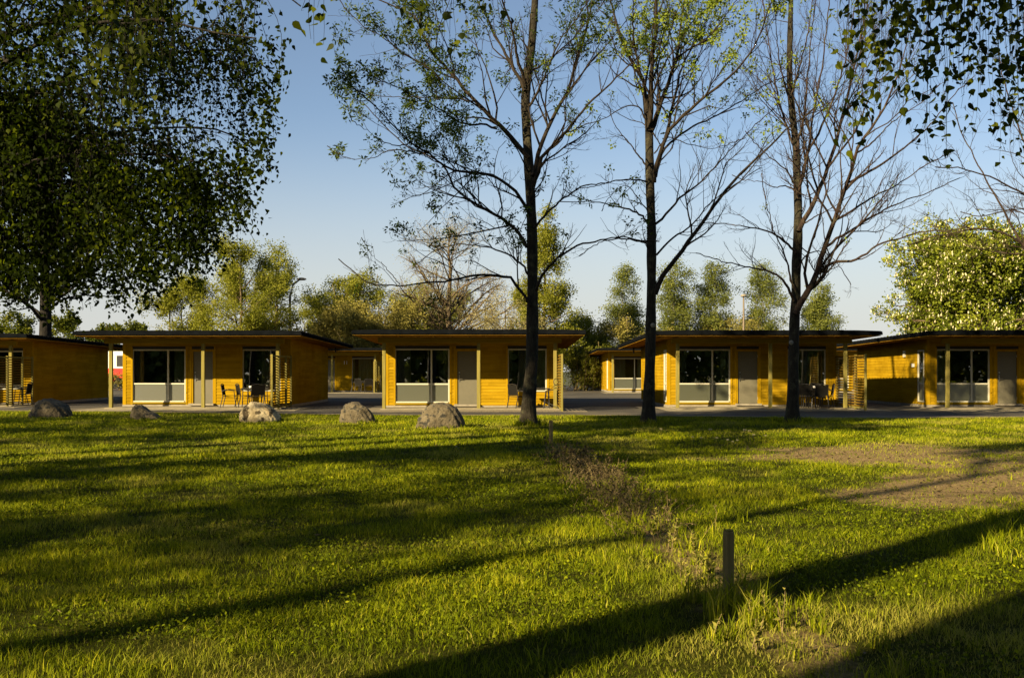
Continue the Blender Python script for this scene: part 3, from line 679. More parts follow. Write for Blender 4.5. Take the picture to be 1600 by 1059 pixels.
# little plant behind window of cabin four, on a stand
pl = thing('potted_plant', 'small green plant behind the big window of the fourth cabin', 'plant', (SX(1098,38.15), 38.28, .0))
lathe([(.05,.93),(.07,1.03),(.06,1.03),(.001,1.0)]).build('pot', M['white'], pl); MB().box(-.4,.4,-.12,.12,.9,.93).box(-.35,-.31,-.1,.1,.13,.9).box(.31,.35,-.1,.1,.13,.9).build('shelf', M['white'], pl)
B = np.tile([[0,0,1.03]], (26,1)) + rng.normal(size=(26,3))*.02; D = nrm(rng.normal(size=(26,3))+[0,0,1.0])
V, Fq = leaf_ovals(B+D*.05, D, .12, .06); np_mesh('foliage', V, Fq, M['L_maple'], pl, attrs={'rnd': np.repeat(rng.random(26),8)})
# coiled hose on the right post of the central cabin
hs = MB(); pts = [(.09*math.cos(a*.5)+.0, -.0, 1.0+.12*math.sin(a*.5)) for a in range(0, 40)]
hs.tube(pts, .012, 5); hs.tube([(-.02,0,.9),(-.35,.2,.6),(-.4,-.05,.3),(.0,-.1,.12),(.1,-.2,.06)], .010, 5)
ho = hs.build('garden_hose', M['chairm'], loc=(-4.72+CW-.1, 37.3-1.68, .0), smooth=True); tag(ho, 'dark hose hung on the right post of the central cabin', 'hose')

# ---------------------------------------------------------------- stakes, boulders, lamp posts
M['stake'] = wood('old grey green stake', (.09,.075,.03), (.15,.125,.055), (.22,.19,.09), 'z', knot=False)
def stake(px, ytop, ybase, lab, w):
    X, Y = G(px, ybase); h = (ybase-ytop)*Y/F
    o = thing('wooden_stake', lab, 'stake', (X, Y, hgt(X, Y)-.05), group='wooden stakes in the lawn')
    a = MB(); 
    for k in range(1): a.box(-w/2, w/2, -w/2, w/2, -.1, h+.04)
    a.build('shaft', M['stake'], o, bevel=.008); MB().box(-w/2+.004, w/2-.004, -w/2+.004, w/2-.004, h+.0405, h+.047).build('end_grain', M['post'], o)
    o.rotation_euler = (R_(1.5), R_(-.7), R_(20))
stake(1138, 833, 950, 'near square wooden stake rising from weeds in the foreground lawn', .052)
stake(861, 659, 697, 'far small wooden stake right of the left tree trunk', .062)
M['rock'] = noise_mat('lichened granite', [(.25,(.03,.024,.013)),(.45,(.068,.055,.03)),(.6,(.11,.09,.052)),(.8,(.17,.145,.09))], scale=4.5, detail=12, rough=.92, bump=.9, bscale=14, dist=.05, second=(9,(.022,.021,.015),.52,.62))
M['rock_sun_tint'] = noise_mat('pale weathered boulder', [(.25,(.10,.08,.045)),(.45,(.24,.19,.10)),(.6,(.38,.32,.19)),(.8,(.46,.41,.27))], scale=3.5, detail=12, rough=.92, bump=.9, bscale=12, dist=.05, second=(5,(.06,.045,.022),.55,.6))  # paler, warmer copy of the rock, with sunlight put into its colour
import bmesh
def boulder(x0, x1, yt, yb, seed, lab, prof, mat='rock'):
    """prof: height multipliers across the width (left to right) as the photograph's outline shows"""
    X, Y = G((x0+x1)/2, yb-4); w = (x1-x0)*Y/F*.96; h = (yb-yt)*Y/F*.9
    bm = bmesh.new(); bmesh.ops.create_icosphere(bm, subdivisions=5, radius=1)
    r = np.random.default_rng(seed); V = np.array([v.co[:] for v in bm.verts])
    # facets: cut by random planes
    for k in range(9):
        n = nrm(r.normal(size=3)); dd = r.uniform(.82,.96); s = V@n-dd; V = V-np.outer(np.maximum(s,0)*.9, n)
    nz = sum((value_noise(V[:,0]*5+V[:,2]*3.1+40, V[:,1]*5+V[:,2]*2.3+40, .9/2**i, seed+i)-.5)*.14/2**i for i in range(5))
    V = V*(1+nz)[:,None]
    for k in range(3): V[:,k] = (V[:,k]-(V[:,k].max()+V[:,k].min())/2)/(V[:,k].max()-V[:,k].min())*2
    V = np.sign(V)*np.abs(V)**.78
    mul = np.interp(V[:,0], np.linspace(-1,1,len(prof)), prof)
    V = V*np.array([w/2, w*.36, 1.0]); zz = V[:,2]
    Vz = np.where(zz > -.3, (zz+.3)/1.3*h*mul, (zz+.3)*.25)
    V[:,2] = Vz
    for v, c in zip(bm.verts, V): v.co = c
    me = bpy.data.meshes.new('boulder'); bm.to_mesh(me); bm.free(); me.materials.append(M[mat])
    me.polygons.foreach_set('use_smooth', [True]*len(me.polygons))
    o = link(bpy.data.objects.new('boulder', me)); o.location = (X, Y+w*.2, hgt(X,Y)-.04)
    tag(o, lab, 'boulder', 'boulders along the lawn edge')
boulder(40,108,622,659,3,'dark flat boulder at the far left, below the leftmost cabin side wall',[.55,.95,1,1,.9,.85,.5])
boulder(200,250,630,662,5,'small dark boulder with a pointed left end, second from the left',[.9,1.05,.9,.7,.55,.45,.3])
boulder(369,437,626,666,8,'pale sunlit boulder in front of the second cabin lattice',[.8,1,1.03,.95,.9,.75,.5],'rock_sun_tint')
boulder(528,586,626,668,13,'rounded boulder with a lit left side, between the second and central cabins',[.95,1.03,1,.95,.9,.85,.6])
boulder(647,728,627,675,21,'largest boulder, a grey dome in front of the central cabin door',[.6,.88,1,1.02,1,.92,.6])
M['pole'] = noise_mat('galvanised grey pole', [(.3,(.09,.07,.045)),(.7,(.15,.12,.08))], scale=3, rough=.6, bump=.1)
def lamp(px, ytop, Y, lab, head=1, arm=0):
    X = SX(px, Y); h = SZ(ytop, Y); o = thing('street_lamp', lab, 'street lamp', (X, Y, -.05), group='lamp posts behind the cabins')
    pts = [(0,0,0),(0,0,h-1.2),(arm*.25,0,h-.3),(arm*.75,0,h+.05)] if arm else [(0,0,0),(0,0,h)]
    MB().tube(pts, [.11]+[.09]*(len(pts)-2)+[.06], 8).build('pole', M['pole'], o, smooth=True)
    if head:
        hd = lathe([(.001,-.12),(.16,-.1),(.24,0),(.2,.12),(.08,.2),(.001,.21)], 12).build('lamp_head', M['plinth'], o, smooth=True)
        hd.location = (arm*.9, 0, h+.08); hd.scale = (1.7 if arm else 1, 1, .7)
lamp(453, 437, 78, 'tall street lamp with bent arm right of the light green tree', 1, 1)
lamp(1162, 463, 74, 'street lamp rising between the far birches')
lamp(265, 484, 74, 'short grey pole above the second cabin roof', 0)
# red and white vehicle glimpsed in the gap between cabins one and two
va = thing('van', 'red and white vehicle glimpsed in the gap between the two left cabins', 'van', (SX(182,80), 80, 0))
MB().prism([(-1.1,.95),(-1.1,2.75),(-.9,2.95),(.9,2.95),(1.1,2.75),(1.1,.95)], 'x', -3.4, 1.5).build('body', M['white'], va, bevel=.05)
MB().box(-3.41,1.51,-1.115,1.115,.5,1.6).build('lower_panel', M['red'], va, bevel=.03)
MB().box(.45,1.3,-1.13,-1.101,1.75,2.6).build('window', M['dark'], va)
for x in (-2.4,.6):
    for y in (-1.0,1.0): MB().tube([(x,y-.12,.42),(x,y+.12,.42)], .42, 20).build('wheel', M['dark'], va)
# ---------------------------------------------------------------- the row of bare ash and maple trees
def limb3d(pts, Y, phi, seed=0):
    """photograph outline of a limb -> 3D polyline which also leaves the picture plane (phi = slope in depth)"""
    p = np.array(pts, float); d = np.r_[0, np.cumsum(np.linalg.norm(np.diff(p, axis=0), axis=1))]
    sc_m = Y/F; t = d*sc_m; Ys = Y + math.sin(phi)*t + .02*t*t*math.sin(phi*3+1)
    return np.stack([(p[:,0]-800)*Ys/F, Ys, CAM_H+(579-p[:,1])*Ys/F], 1)
def pack(polys, n, radii):
    P = np.stack([resample(p, n) for p in polys]); R = np.stack([np.interp(np.linspace(0,1,n), np.linspace(0,1,len(r)), r) for r in radii]); return P, R
def row_tree(name, label, cat, trunk, tr, limbs, Y, lr, bark_t, bark_b, leaf=None, seed=1, dens=(2.2,3.2,3.6), leafsel=None, nleaf=0, up=.35, group='row of tall bare trees along the lawn edge', lsize=(.11,.042), clus=24, cr=.12, cut=None, zmax=15.5):
    global rng; rng = np.random.default_rng(seed)
    X0 = (trunk[0][0]-800)*Y/F; root = thing(name, label, cat, (X0, Y, 0), group=group)
    T = limb3d(trunk, Y, 0); T = np.vstack([T[:1]-[0,0,.35], T]); T[1,2] = max(T[1,2], .0)
    P0, R0 = pack([T], 48, [tr])
    # flare and slight burls
    z = P0[0,:,2]; R0[0] *= .8; R0[0] *= 1+.55*np.exp(-np.maximum(z,0)/.22)+.05*np.sin(z*3.1)+.03*np.sin(z*7.7)
    LP, LR = pack([limb3d(l, Y, ph) for l, ph in zip(limbs, lr['phi'])], 26, [(a*.85, a*.55, a*.32, .012) for a in lr['r']])
    LP[:,1:] += rng.normal(size=LP[:,1:].shape)*.012
    c1, r1, b1 = sprout(LP, LR, dens[0], .08, 1, (.35,.9), .42, .4, 3.2, up=up*.4, droop=-.05, wander=.16, n=8, rratio=.55, rmin=.006)
    ct, rt, bt = sprout(P0, R0, .9, .35, 1, (.7,1.2), .12, .5, 2.6, up=.35, droop=-.06, wander=.16, n=8, rratio=.2, rmin=.006)
    c1 = np.concatenate([c1, ct]); r1 = np.concatenate([r1, np.minimum(rt,.02)])
    c2, r2, b2 = sprout(c1, r1, dens[1], .12, 1, (.5,1.1), .5, .22, 1.3, up=up*.5, droop=-.10, wander=.22, n=6, rratio=.6, rmin=.0045)
    c3, r3, b3 = sprout(c2, r2, dens[2], .15, 1, (.5,1.1), .6, .10, .5, up=up, droop=-.14, wander=.25, n=4, rratio=.7, rmin=.0038)
    def clip(c, r):
        k = c[:,0,2] < zmax; return c[k], r[k]
    c1,r1 = clip(c1,r1); c2,r2 = clip(c2,r2); c3,r3 = clip(c3,r3)
    off = np.array([X0, Y, 0])
    V, Q = join_tubes([(P0, R0, 20)]); np_mesh('trunk', V-off, Q, bark_t, root, smooth=True)
    V, Q = join_tubes([(LP, LR, 8)]); np_mesh('limbs', V-off, Q, bark_t if bark_b is None else bark_b, root, smooth=True)
    V, Q = join_tubes([(c1, r1, 5), (c2, r2, 3), (c3, r3, 3)]); np_mesh('twigs', V-off, Q, bark_b or bark_t, root, smooth=True)
    if leaf:
        tips = np.concatenate([c3[:,-1], c2[:,-1]]); w = leafsel(tips); k = rng.random(len(tips)) < w; tips = tips[k]
        if len(tips) > nleaf: tips = tips[rng.permutation(len(tips))[:nleaf]]
        n = len(tips)*clus; B = np.repeat(tips, clus, 0); ax = nrm(rng.normal(size=(n,3))+[0,0,.2])
        B2 = B + ax*cr*rng.random((n,1)); D = nrm(ax+[0,0,-.35]+.4*rng.normal(size=(n,3)))
        V, Fq = leaf_quads(B2, D, lsize[0]*rng.uniform(.6,1.2,n), lsize[1]*rng.uniform(.7,1.2,n))
        rn = np.repeat(np.clip(np.repeat(rng.random(len(tips)), clus)*.6+rng.random(n)*.4, 0, 1), 4)
        np_mesh('crown', V-off, Fq, leaf, root, attrs={'rnd': rn})
    # pale pruning scars
    return root
def arr(*a): return list(a)
# left tree
t1 = [(825,668),(827,620),(831,560),(832,480),(832,430),(831,350),(828,290),(825,240),(821,170),(823,130),(830,80),(833,40),(836,0),(838,-60),(842,-140),(845,-200)]
L1 = [
 ([(826,247),(795,212),(757,172),(730,145),(700,108),(672,80),(658,45),(640,20),(610,8),(585,-5),(560,-30)], .1,.075),
 ([(776,201),(758,195),(720,192),(685,169),(655,155),(630,140),(600,128),(570,110)], -.5,.035),
 ([(745,158),(718,155),(678,152),(625,152),(590,150),(560,142)], .4,.028),
 ([(829,337),(810,304),(777,278),(751,271),(728,269),(700,262),(670,240),(640,222),(610,190),(580,160),(546,132),(534,106)], -.3,.055),
 ([(660,240),(640,236),(605,236),(586,246),(553,248),(523,238),(511,226)], .2,.022),
 ([(823,386),(809,362),(790,345),(775,337),(744,319),(711,294),(695,261),(675,245),(658,238),(630,225),(600,195),(565,160)], .35,.055),
 ([(833,292),(841,268),(847,245),(867,225),(893,195),(920,162),(943,142),(970,115),(1000,86),(1025,60)], -.2,.065),
 ([(833,275),(842,240),(850,215),(863,185),(887,142),(903,93),(912,60),(920,33),(925,0),(932,-50),(940,-110)], .3,.07),
 ([(820,142),(808,118),(797,96),(785,75),(774,56),(754,17),(740,-10),(720,-50)], .3,.06),
 ([(822,132),(812,105),(807,83),(797,33),(784,0),(776,-40),(765,-90)], -.5,.055),
 ([(829,115),(838,105),(860,93),(885,70),(905,50),(930,20),(960,-20)], .6,.03),
 ([(828,165),(840,145),(855,110),(867,79),(885,50),(910,17),(930,-15)], -.4,.04),
 ([(828,478),(822,465),(812,453),(797,434),(769,430),(745,430),(719,434),(695,440),(669,442),(625,445),(584,444),(553,425),(528,403)], -.2,.05),
 ([(828,432),(815,414),(794,397),(770,388),(750,384),(725,382),(703,384),(675,394),(644,419)], .5,.035),
 ([(838,455),(844,437),(853,422),(875,400),(906,383),(937,375),(969,370),(1000,375),(1030,378)], -.3,.05),
 ([(834,357),(845,345),(853,334),(875,314),(897,300),(910,291),(953,284),(985,281),(1010,283)], .4,.04),
 ([(625,445),(605,420),(585,402),(572,385),(565,372)], -.1,.016),
 ([(777,337),(785,318),(779,300),(790,270)], .3,.02),
 ([(690,125),(660,100),(630,85),(600,60),(570,42),(545,20),(530,0)], -.1,.03),
 ([(640,222),(625,228),(600,222),(575,205),(552,190),(545,180)], -.6,.02),
]
def sel1(t):
    x = 800+t[:,0]*F/t[:,1]; y = 579-(t[:,2]-CAM_H)*F/t[:,1]
    w = np.where(x < 760, .9, .35)*np.where(y < 250, 1, .5)*np.where(y > 330, .35, 1)
    w = np.where((x > 780) & (y > 120), .22, w); return w*(.5+.9*(fbm(t[:,0]+50, t[:,2]+50, 1.3, 41) > .5))
lim = L1
row_tree('ash_tree', 'left of the three tall trees, dark trunk with young leaves mostly on its left branches', 'tree', t1,
  (.225,.195,.172,.16,.147,.133,.115,.082,.055), [l[0] for l in lim], 25.0, {'phi': [l[1] for l in lim], 'r': [l[2] for l in lim]},
  M['ash_bark'], M['ash_twig'], M['L_ash'], 101, (2.5,3.5,3.2), sel1, 950, clus=18, cr=.14)
t2 = [(1013,664),(1014,620),(1016,560),(1017,500),(1018,450),(1018,400),(1018,350),(1016,300),(1015,250),(1014,200),(1012,170),(1010,150)]
L2 = [
 ([(1014,205),(1010,170),(1006,132),(998,112),(989,99),(973,66),(956,10),(948,-30),(938,-90)], .2,.075),
 ([(1015,200),(1017,150),(1019,99),(1024,50),(1026,0),(1030,-60),(1034,-140)], -.3,.085),
 ([(1017,205),(1029,172),(1045,126),(1059,83),(1062,60),(1065,33),(1069,0),(1076,-60)], .4,.08),
 ([(1003,125),(993,83),(990,40),(989,0),(986,-50)], -.5,.045),
 ([(1022,285),(1029,248),(1042,212),(1049,198),(1085,165),(1125,132),(1158,102),(1181,66),(1201,17),(1215,-30)], -.25,.07),
 ([(1025,276),(1039,231),(1072,205),(1115,182),(1148,165),(1197,132),(1230,120)], .5,.045),
 ([(1040,215),(1048,180),(1055,149),(1062,120),(1069,99),(1085,66),(1105,30),(1120,-10),(1130,-60)], .5,.05),
 ([(1024,460),(1030,445),(1037,431),(1052,410),(1066,391),(1087,362),(1112,328),(1138,291),(1171,258),(1214,218),(1230,201),(1260,180),(1290,150)], -.15,.08),
 ([(1026,398),(1038,384),(1050,372),(1066,362),(1087,346),(1110,315),(1131,300),(1160,280),(1190,262)], .5,.035),
 ([(1024,350),(1034,342),(1041,334),(1066,306),(1098,281),(1138,238),(1184,192),(1210,170)], .25,.04),
 ([(1012,378),(995,376),(981,373),(960,374),(941,377),(920,388),(905,400)], -.3,.035),
 ([(1013,346),(998,334),(978,325),(950,319),(931,316),(900,308),(880,296)], .4,.035),
 ([(1012,284),(990,281),(959,283),(930,290),(900,294)], -.5,.03),
 ([(1012,262),(989,231),(976,215),(966,205),(955,180),(950,160)], .3,.03),
 ([(1012,207),(1002,172),(983,165),(965,172),(950,182),(925,192),(900,200)], -.2,.03),
 ([(1022,240),(1045,215),(1075,225),(1110,232),(1140,224),(1165,215)], .1,.022),
 ([(1012,330),(990,300),(975,290),(950,310),(940,330)], .1,.02),
 ([(1020,99),(1040,70),(1050,40),(1062,5),(1075,-30)], -.6,.03),
 ([(1058,90),(1080,75),(1105,60),(1130,30),(1150,0),(1165,-30)], -.2,.035),
]
def sel2(t):
    x = 800+t[:,0]*F/t[:,1]; y = 579-(t[:,2]-CAM_H)*F/t[:,1]
    w = np.where(y < 110, .5, np.where(y < 220, .14, .02)); w = np.where((x < 1000) & (y < 330), np.maximum(w,.06), w); return w
row_tree('maple_tree', 'middle of the three tall trees, thick dark trunk with bright leaf tufts near the top', 'tree', t2,
  (.21,.18,.165,.155,.15,.145,.14,.13), [l[0] for l in L2], 25.6, {'phi': [l[1] for l in L2], 'r': [l[2] for l in L2]},
  M['ash_bark'], M['ash_twig'], M['L_maple'], 202, (2.6,3.6,3.2), sel2, 520, lsize=(.09,.055), clus=16, cr=.13)
t3 = [(1238,663),(1239,620),(1240,560),(1241,520),(1242,490),(1244,465),(1244,425),(1246,390),(1247,362),(1247,316),(1246,290),(1245,260),(1244,231),(1237,165),(1234,120),(1234,83),(1235,40),(1236,0),(1237,-60),(1240,-140)]
L3 = [
 ([(1243,490),(1252,472),(1269,444),(1281,412),(1294,369),(1306,334),(1323,291),(1339,238),(1352,212),(1372,185),(1390,150),(1405,110),(1420,60)], -.2,.105),
 ([(1248,362),(1257,343),(1269,325),(1278,300),(1283,291),(1295,258),(1306,225),(1316,185),(1326,142),(1339,83),(1348,40),(1356,0),(1362,-50)], .3,.075),
 ([(1322,296),(1345,276),(1372,261),(1412,231),(1451,198),(1491,149),(1520,120)], .2,.045),
 ([(1280,428),(1292,415),(1306,409),(1337,406),(1369,384),(1382,379),(1400,374),(1433,363),(1482,360),(1510,355)], -.4,.05),
 ([(1290,386),(1310,372),(1331,360),(1367,336),(1409,315),(1452,300),(1500,278)], .4,.045),
 ([(1302,345),(1330,330),(1360,310),(1400,290),(1440,262),(1480,240)], -.1,.04),
 ([(1240,470),(1232,450),(1212,428),(1181,419),(1155,414),(1131,409),(1110,402),(1087,394)], -.3,.045),
 ([(1244,396),(1232,382),(1212,367),(1195,360),(1175,356),(1134,350),(1100,348)], .4,.04),
 ([(1243,452),(1236,437),(1225,394),(1209,362),(1204,340),(1200,325),(1194,300),(1190,270)], .1,.035),
 ([(1247,310),(1242,290),(1232,270),(1215,255),(1195,240),(1180,222),(1165,205)], -.3,.035),
 ([(1247,300),(1255,270),(1262,240),(1268,200),(1274,160),(1284,110),(1290,60),(1295,0),(1298,-50)], -.2,.05),
 ([(1243,250),(1250,210),(1258,170),(1262,120),(1266,70),(1272,20),(1278,-30)], .4,.045),
 ([(1244,235),(1232,205),(1220,170),(1212,130),(1204,90),(1198,50),(1192,0),(1188,-40)], .2,.04),
 ([(1236,165),(1226,130),(1218,100),(1214,60),(1212,20),(1210,-30)], -.5,.03),
 ([(1236,150),(1246,115),(1256,80),(1264,40),(1270,0),(1276,-40)], .1,.035),
 ([(1262,240),(1280,205),(1296,170),(1310,130),(1322,90),(1330,50),(1338,0),(1344,-40)], -.1,.04),
 ([(1294,262),(1315,235),(1335,205),(1352,170),(1366,130),(1380,90),(1390,50),(1400,0)], .3,.035),
 ([(1340,238),(1360,225),(1385,200),(1410,180),(1440,160),(1470,130)], -.4,.03),
 ([(1254,350),(1275,338),(1290,330),(1310,318),(1340,300)], .5,.025),
 ([(1246,420),(1258,400),(1275,392),(1295,398),(1315,420),(1330,445)], -.2,.025),
 ([(1245,300),(1230,290),(1210,292),(1190,284),(1165,282),(1145,275)], .2,.025),
]
row_tree('maple_tree', 'right of the three tall trees, bare reddish branches forking low above the roof', 'tree', t3,
  (.2,.17,.155,.15,.125,.11,.10,.085,.07,.055), [l[0] for l in L3], 25.9, {'phi': [l[1] for l in L3], 'r': [l[2] for l in L3]},
  M['ash_bark'], M['red_twig'], M['L_maple'], 303, (2.7,3.8,3.6), lambda t: np.where(579-(t[:,2]-CAM_H)*F/t[:,1] < 80, .05, .003), 120, lsize=(.07,.05), clus=10, cr=.1, up=.5)
t4 = [(1722,664),(1722,600),(1720,540),(1716,480),(1712,420),(1708,350),(1705,280),(1700,200),(1698,120),(1696,0),(1695,-100)]
L4 = [
 ([(1719,520),(1690,470),(1655,430),(1600,385),(1572,366),(1536,357),(1482,365),(1450,372),(1420,384)], -.1,.07),
 ([(1655,430),(1610,400),(1592,375),(1582,354),(1566,324),(1551,300),(1535,270),(1520,240),(1500,200),(1490,160)], .3,.05),
 ([(1712,420),(1680,370),(1640,330),(1600,304),(1560,282),(1530,272),(1490,262),(1460,262)], -.3,.06),
 ([(1712,400),(1670,330),(1640,280),(1605,230),(1585,180),(1570,130),(1560,80)], .3,.06),
 ([(1708,340),(1670,270),(1640,210),(1620,150),(1610,90),(1600,20)], -.3,.06),
 ([(1714,450),(1680,430),(1650,400),(1620,350),(1590,330),(1560,332),(1530,338),(1500,330)], .2,.045),
 ([(1705,300),(1740,220),(1770,140),(1790,60)], .1,.06), ([(1714,440),(1760,380),(1810,330),(1860,290)], .1,.06),
 ([(1610,400),(1570,395),(1540,390),(1510,382),(1480,360),(1450,350)], .5,.025),
]
row_tree('maple_tree', 'bare tree reaching into the picture from the right edge above the flowering tree', 'tree', t4,
  (.21,.18,.16,.15,.14,.12,.1,.07), [l[0] for l in L4], 25.2, {'phi': [l[1] for l in L4], 'r': [l[2] for l in L4]},
  M['ash_bark'], M['red_twig'], None, 404, (2.4,3.4,3.2), up=.3)
for (px, py, Y, i) in ((1020,508,25.42,0),(1236,535,25.74,1)):
    sc_ = lathe([(.05,0),(.062,.012),(.04,.03),(.001,.032)], 10).build('pruning_scar', M['plinth'], smooth=True)
    par = [o for o in sc.objects if o.name.startswith('maple_tree')][i]
    sc_.parent = par; sc_.location = (SX(px,Y)-par.location[0], Y-par.location[1]-.0, SZ(py,Y)); sc_.rotation_euler = (R_(90),0,0)

# ---------------------------------------------------------------- far trees
def far_tree(name, label, cat, X, Y, h, w, leafmat, barkmat, shape='round', nleaf=9000, ls=(.13,.09), seed=1, s0=.18, trunk_r=None, group='trees behind the cabins', droop=0., upb=.5, n1=26, inner=1.0, stems=1, candles=0, twigs=True, base=0, d=(2.4,1.6), jit=.24, lmul=2.6):
    nleaf = int(nleaf*lmul); h = h*.95; w = w*.9
    global rng; rng = np.random.default_rng(seed)
    root = thing(name, label, cat, (X, Y, base), group=group)
    tr = trunk_r or h*.016; T = []
    for k in range(stems):
        lean = rng.normal(size=2)*(.05 if stems == 1 else w*.22); st = rng.normal(size=2)*(.0 if stems == 1 else w*.16)
        p = [(st[0], st[1], -.2)]
        for i in range(1, 8):
            f = i/7; p.append((st[0]+lean[0]*f+rng.normal()*.02*h*f*.5, st[1]+lean[1]*f+rng.normal()*.02*h*f*.5, h*(.97 if stems == 1 else rng.uniform(.8,.97))*f))
        T.append(p)
    P0, R0 = pack(T, 20, [(tr*1.15/stems**.5, tr*.85/stems**.5, tr*.45/stems**.5, .02)]*stems)
    b = np.repeat(np.arange(stems), n1); s = s0+(1-s0)*np.sort(rng.random(len(b)))**.9*.98
    p, t, r = at_param(P0, R0, b, s); a = rng.uniform(0, 2*np.pi, len(b)); f = (s-s0)/(1-s0)
    prof = {'round': np.sqrt(np.clip(1-(2*f-.75)**2/1.6, .03, 1)), 'column': .45+.55*np.sin(np.pi*np.clip(f,0,1)**.8), 'cone': np.clip(1.08-f, .08, 1),
            'birch': np.clip(1.06-f, .03, 1)**.6*rng.uniform(.6,1.15,len(b)), 'vase': .35+.65*f, 'wide': np.clip(1.05-.45*f, .1, 1)*np.sqrt(np.clip(1-(f)**4,.05,1))}[shape]
    ln = w*.5*prof*rng.uniform(.75,1.12,len(b))
    ang = {'round': .95, 'column': .5, 'cone': 1.15, 'birch': .8, 'vase': .55, 'wide': 1.0}[shape]
    d_ = nrm(np.stack([np.cos(a)*math.sin(ang), np.sin(a)*math.sin(ang), np.full(len(b), math.cos(ang))], 1)+rng.normal(size=(len(b),3))*.12)
    n = 9; c1 = np.zeros((len(b), n, 3)); c1[:,0] = p
    for i in range(1, n):
        d_ = nrm(d_ + rng.normal(size=d_.shape)*.12 + [0,0,-droop*.5]); c1[:,i] = c1[:,i-1]+d_*(ln/(n-1)/max(math.sin(ang),.5))[:,None]
    r1 = (np.minimum(r*.5, ln*.02+.01))[:,None]*np.linspace(1,.25,n)[None]
    c2, r2, b2 = sprout(c1, r1, d[0], .15, 1, (.4,1.0), .45, .35, 2.4, up=.15, droop=droop, wander=.18, n=6, rratio=.6, rmin=.008)
    c3, r3, b3 = sprout(c2, r2, d[1], .2, 1, (.4,1.1), .6, .2, 1.2, up=.1, droop=droop*1.6, wander=.2, n=5, rratio=.7, rmin=.006)
    V, Q = join_tubes([(P0, R0, 8), (c1, r1, 5)]); np_mesh('trunk', V, Q, barkmat, root, smooth=True)
    if twigs: V, Q = join_tubes([(c2, r2, 3), (c3, r3, 3)]); np_mesh('twigs', V, Q, barkmat, root)
    if nleaf:
        k3 = rng.integers(0, len(c3), int(nleaf*.75)); k2 = rng.integers(0, len(c2), nleaf-len(k3))
        p3, t3_, _ = at_param(c3, r3, k3, rng.random(len(k3))**.7); p2, t2_, _ = at_param(c2, r2, k2, rng.uniform(.4,1,len(k2)))
        B = np.concatenate([p3, p2])+rng.normal(size=(nleaf,3))*jit; D = nrm(np.concatenate([t3_, t2_])+rng.normal(size=(nleaf,3))*.8+[0,0,-droop])
        cl = rng.random(len(c2)); ck = np.concatenate([cl[b3[k3]], cl[k2]])
        V, Fq = leaf_quads(B, D, ls[0]*rng.uniform(.6,1.3,nleaf), ls[1]*rng.uniform(.6,1.2,nleaf))
        np_mesh('crown', V, Fq, leafmat, root, attrs={'rnd': np.repeat(np.clip(ck*.55+rng.random(nleaf)*.45,0,1),4)})
    if candles:
        tips = np.concatenate([c3[:,-1], c2[:,-1], c3[:,2]]); c = tips.mean(0); out_ = np.linalg.norm((tips-c)/[w/2,w/2,h*.4], axis=1)
        tips = tips[out_ > np.quantile(out_, .25)]; tips = tips[rng.permutation(len(tips))[:candles]]
        up_ = nrm(np.array([0,0,1.])+rng.normal(size=(len(tips),3))*.15); L_ = rng.uniform(.12,.2,len(tips))[:,None]
        P = np.stack([tips+up_*L_*f for f in (0,.3,.7,1)], 1); Rr = np.tile([.02,.045,.033,.006], (len(tips),1))
        V, Q = join_tubes([(P, Rr, 5)]); np_mesh('blossom', V, Q, M['L_flower'], root, attrs={'rnd': np.repeat(rng.random(len(tips)),20)})
    return root
def ft(px, ytop, Y, wpx, *a, **k):
    """place by where it stands: X, height and spread in metres from its apparent size at depth Y"""
    return dict(X=SX(px,Y), Y=Y, h=SZ(ytop,Y), w=wpx*Y/F)
def FT(name, label, cat, px, ytop, Y, wpx, lm, bk, **k):
    return far_tree(name, label, cat, SX(px,Y), Y, SZ(ytop,Y), wpx*Y/F, M[lm], M[bk], **k)
FT('linden_tree','broad light green tree rising behind the second cabin','tree',375,378,72,170,'L_spring','far_bark',shape='round',nleaf=16000,seed=11,s0=.12,n1=40,upb=.6,ls=(.14,.10))
FT('linden_tree','lower yellow green tree above the left half of the second cabin','tree',285,432,74,130,'L_spring','far_bark',shape='round',nleaf=9000,seed=12,s0=.12,n1=30,ls=(.14,.10))
FT('linden_tree','slim leafy tree beside the bent street lamp','tree',432,405,78,80,'L_spring','far_bark',shape='column',nleaf=5000,seed=13,s0=.1,ls=(.14,.1))
FT('shrub_tree','small round tree just right of the bent street lamp','tree',487,458,84,62,'L_spring','far_bark',shape='round',nleaf=4500,seed=14,s0=.1)
FT('shrub_tree','low yellow green tree left of the green thicket','tree',520,448,84,72,'L_spring','far_bark',shape='round',nleaf=3500,seed=15,s0=.1)
for i,(px,yt,Y,w,lm,lab) in enumerate([(545,425,80,100,'L_spring','yellow green tree at the left end of the thicket'),(590,402,82,115,'L_spring','tallest yellow green tree of the thicket left of the central cabin roof'),
    (640,418,80,105,'L_thick','olive tree in the middle of the thicket behind the central cabin roof'),(676,432,83,95,'L_thick','brownish tree at the right end of the thicket'),
    (560,470,70,120,'L_brown','low brown budding shrub above the gap left of the central cabin'),(618,462,71,120,'L_brown','low brown budding shrub behind the left of the central cabin roof'),(500,484,70,95,'L_brown','low brown shrub behind the right end of the second cabin roof')]):
    FT('thicket_tree',lab,'tree',px,yt,Y,w,lm,'brown_twig',shape='round',nleaf=9000,seed=30+i,s0=.05,n1=18,stems=3,ls=(.15,.09),group='thicket behind the cabins')
FT('old_tree','gnarled almost bare tree with pale buds behind the central cabin','tree',703,332,72,235,'L_bud','far_bark',shape='wide',nleaf=3600,seed=41,s0=.2,n1=44,trunk_r=.28,ls=(.09,.055),d=(3.2,2.8))
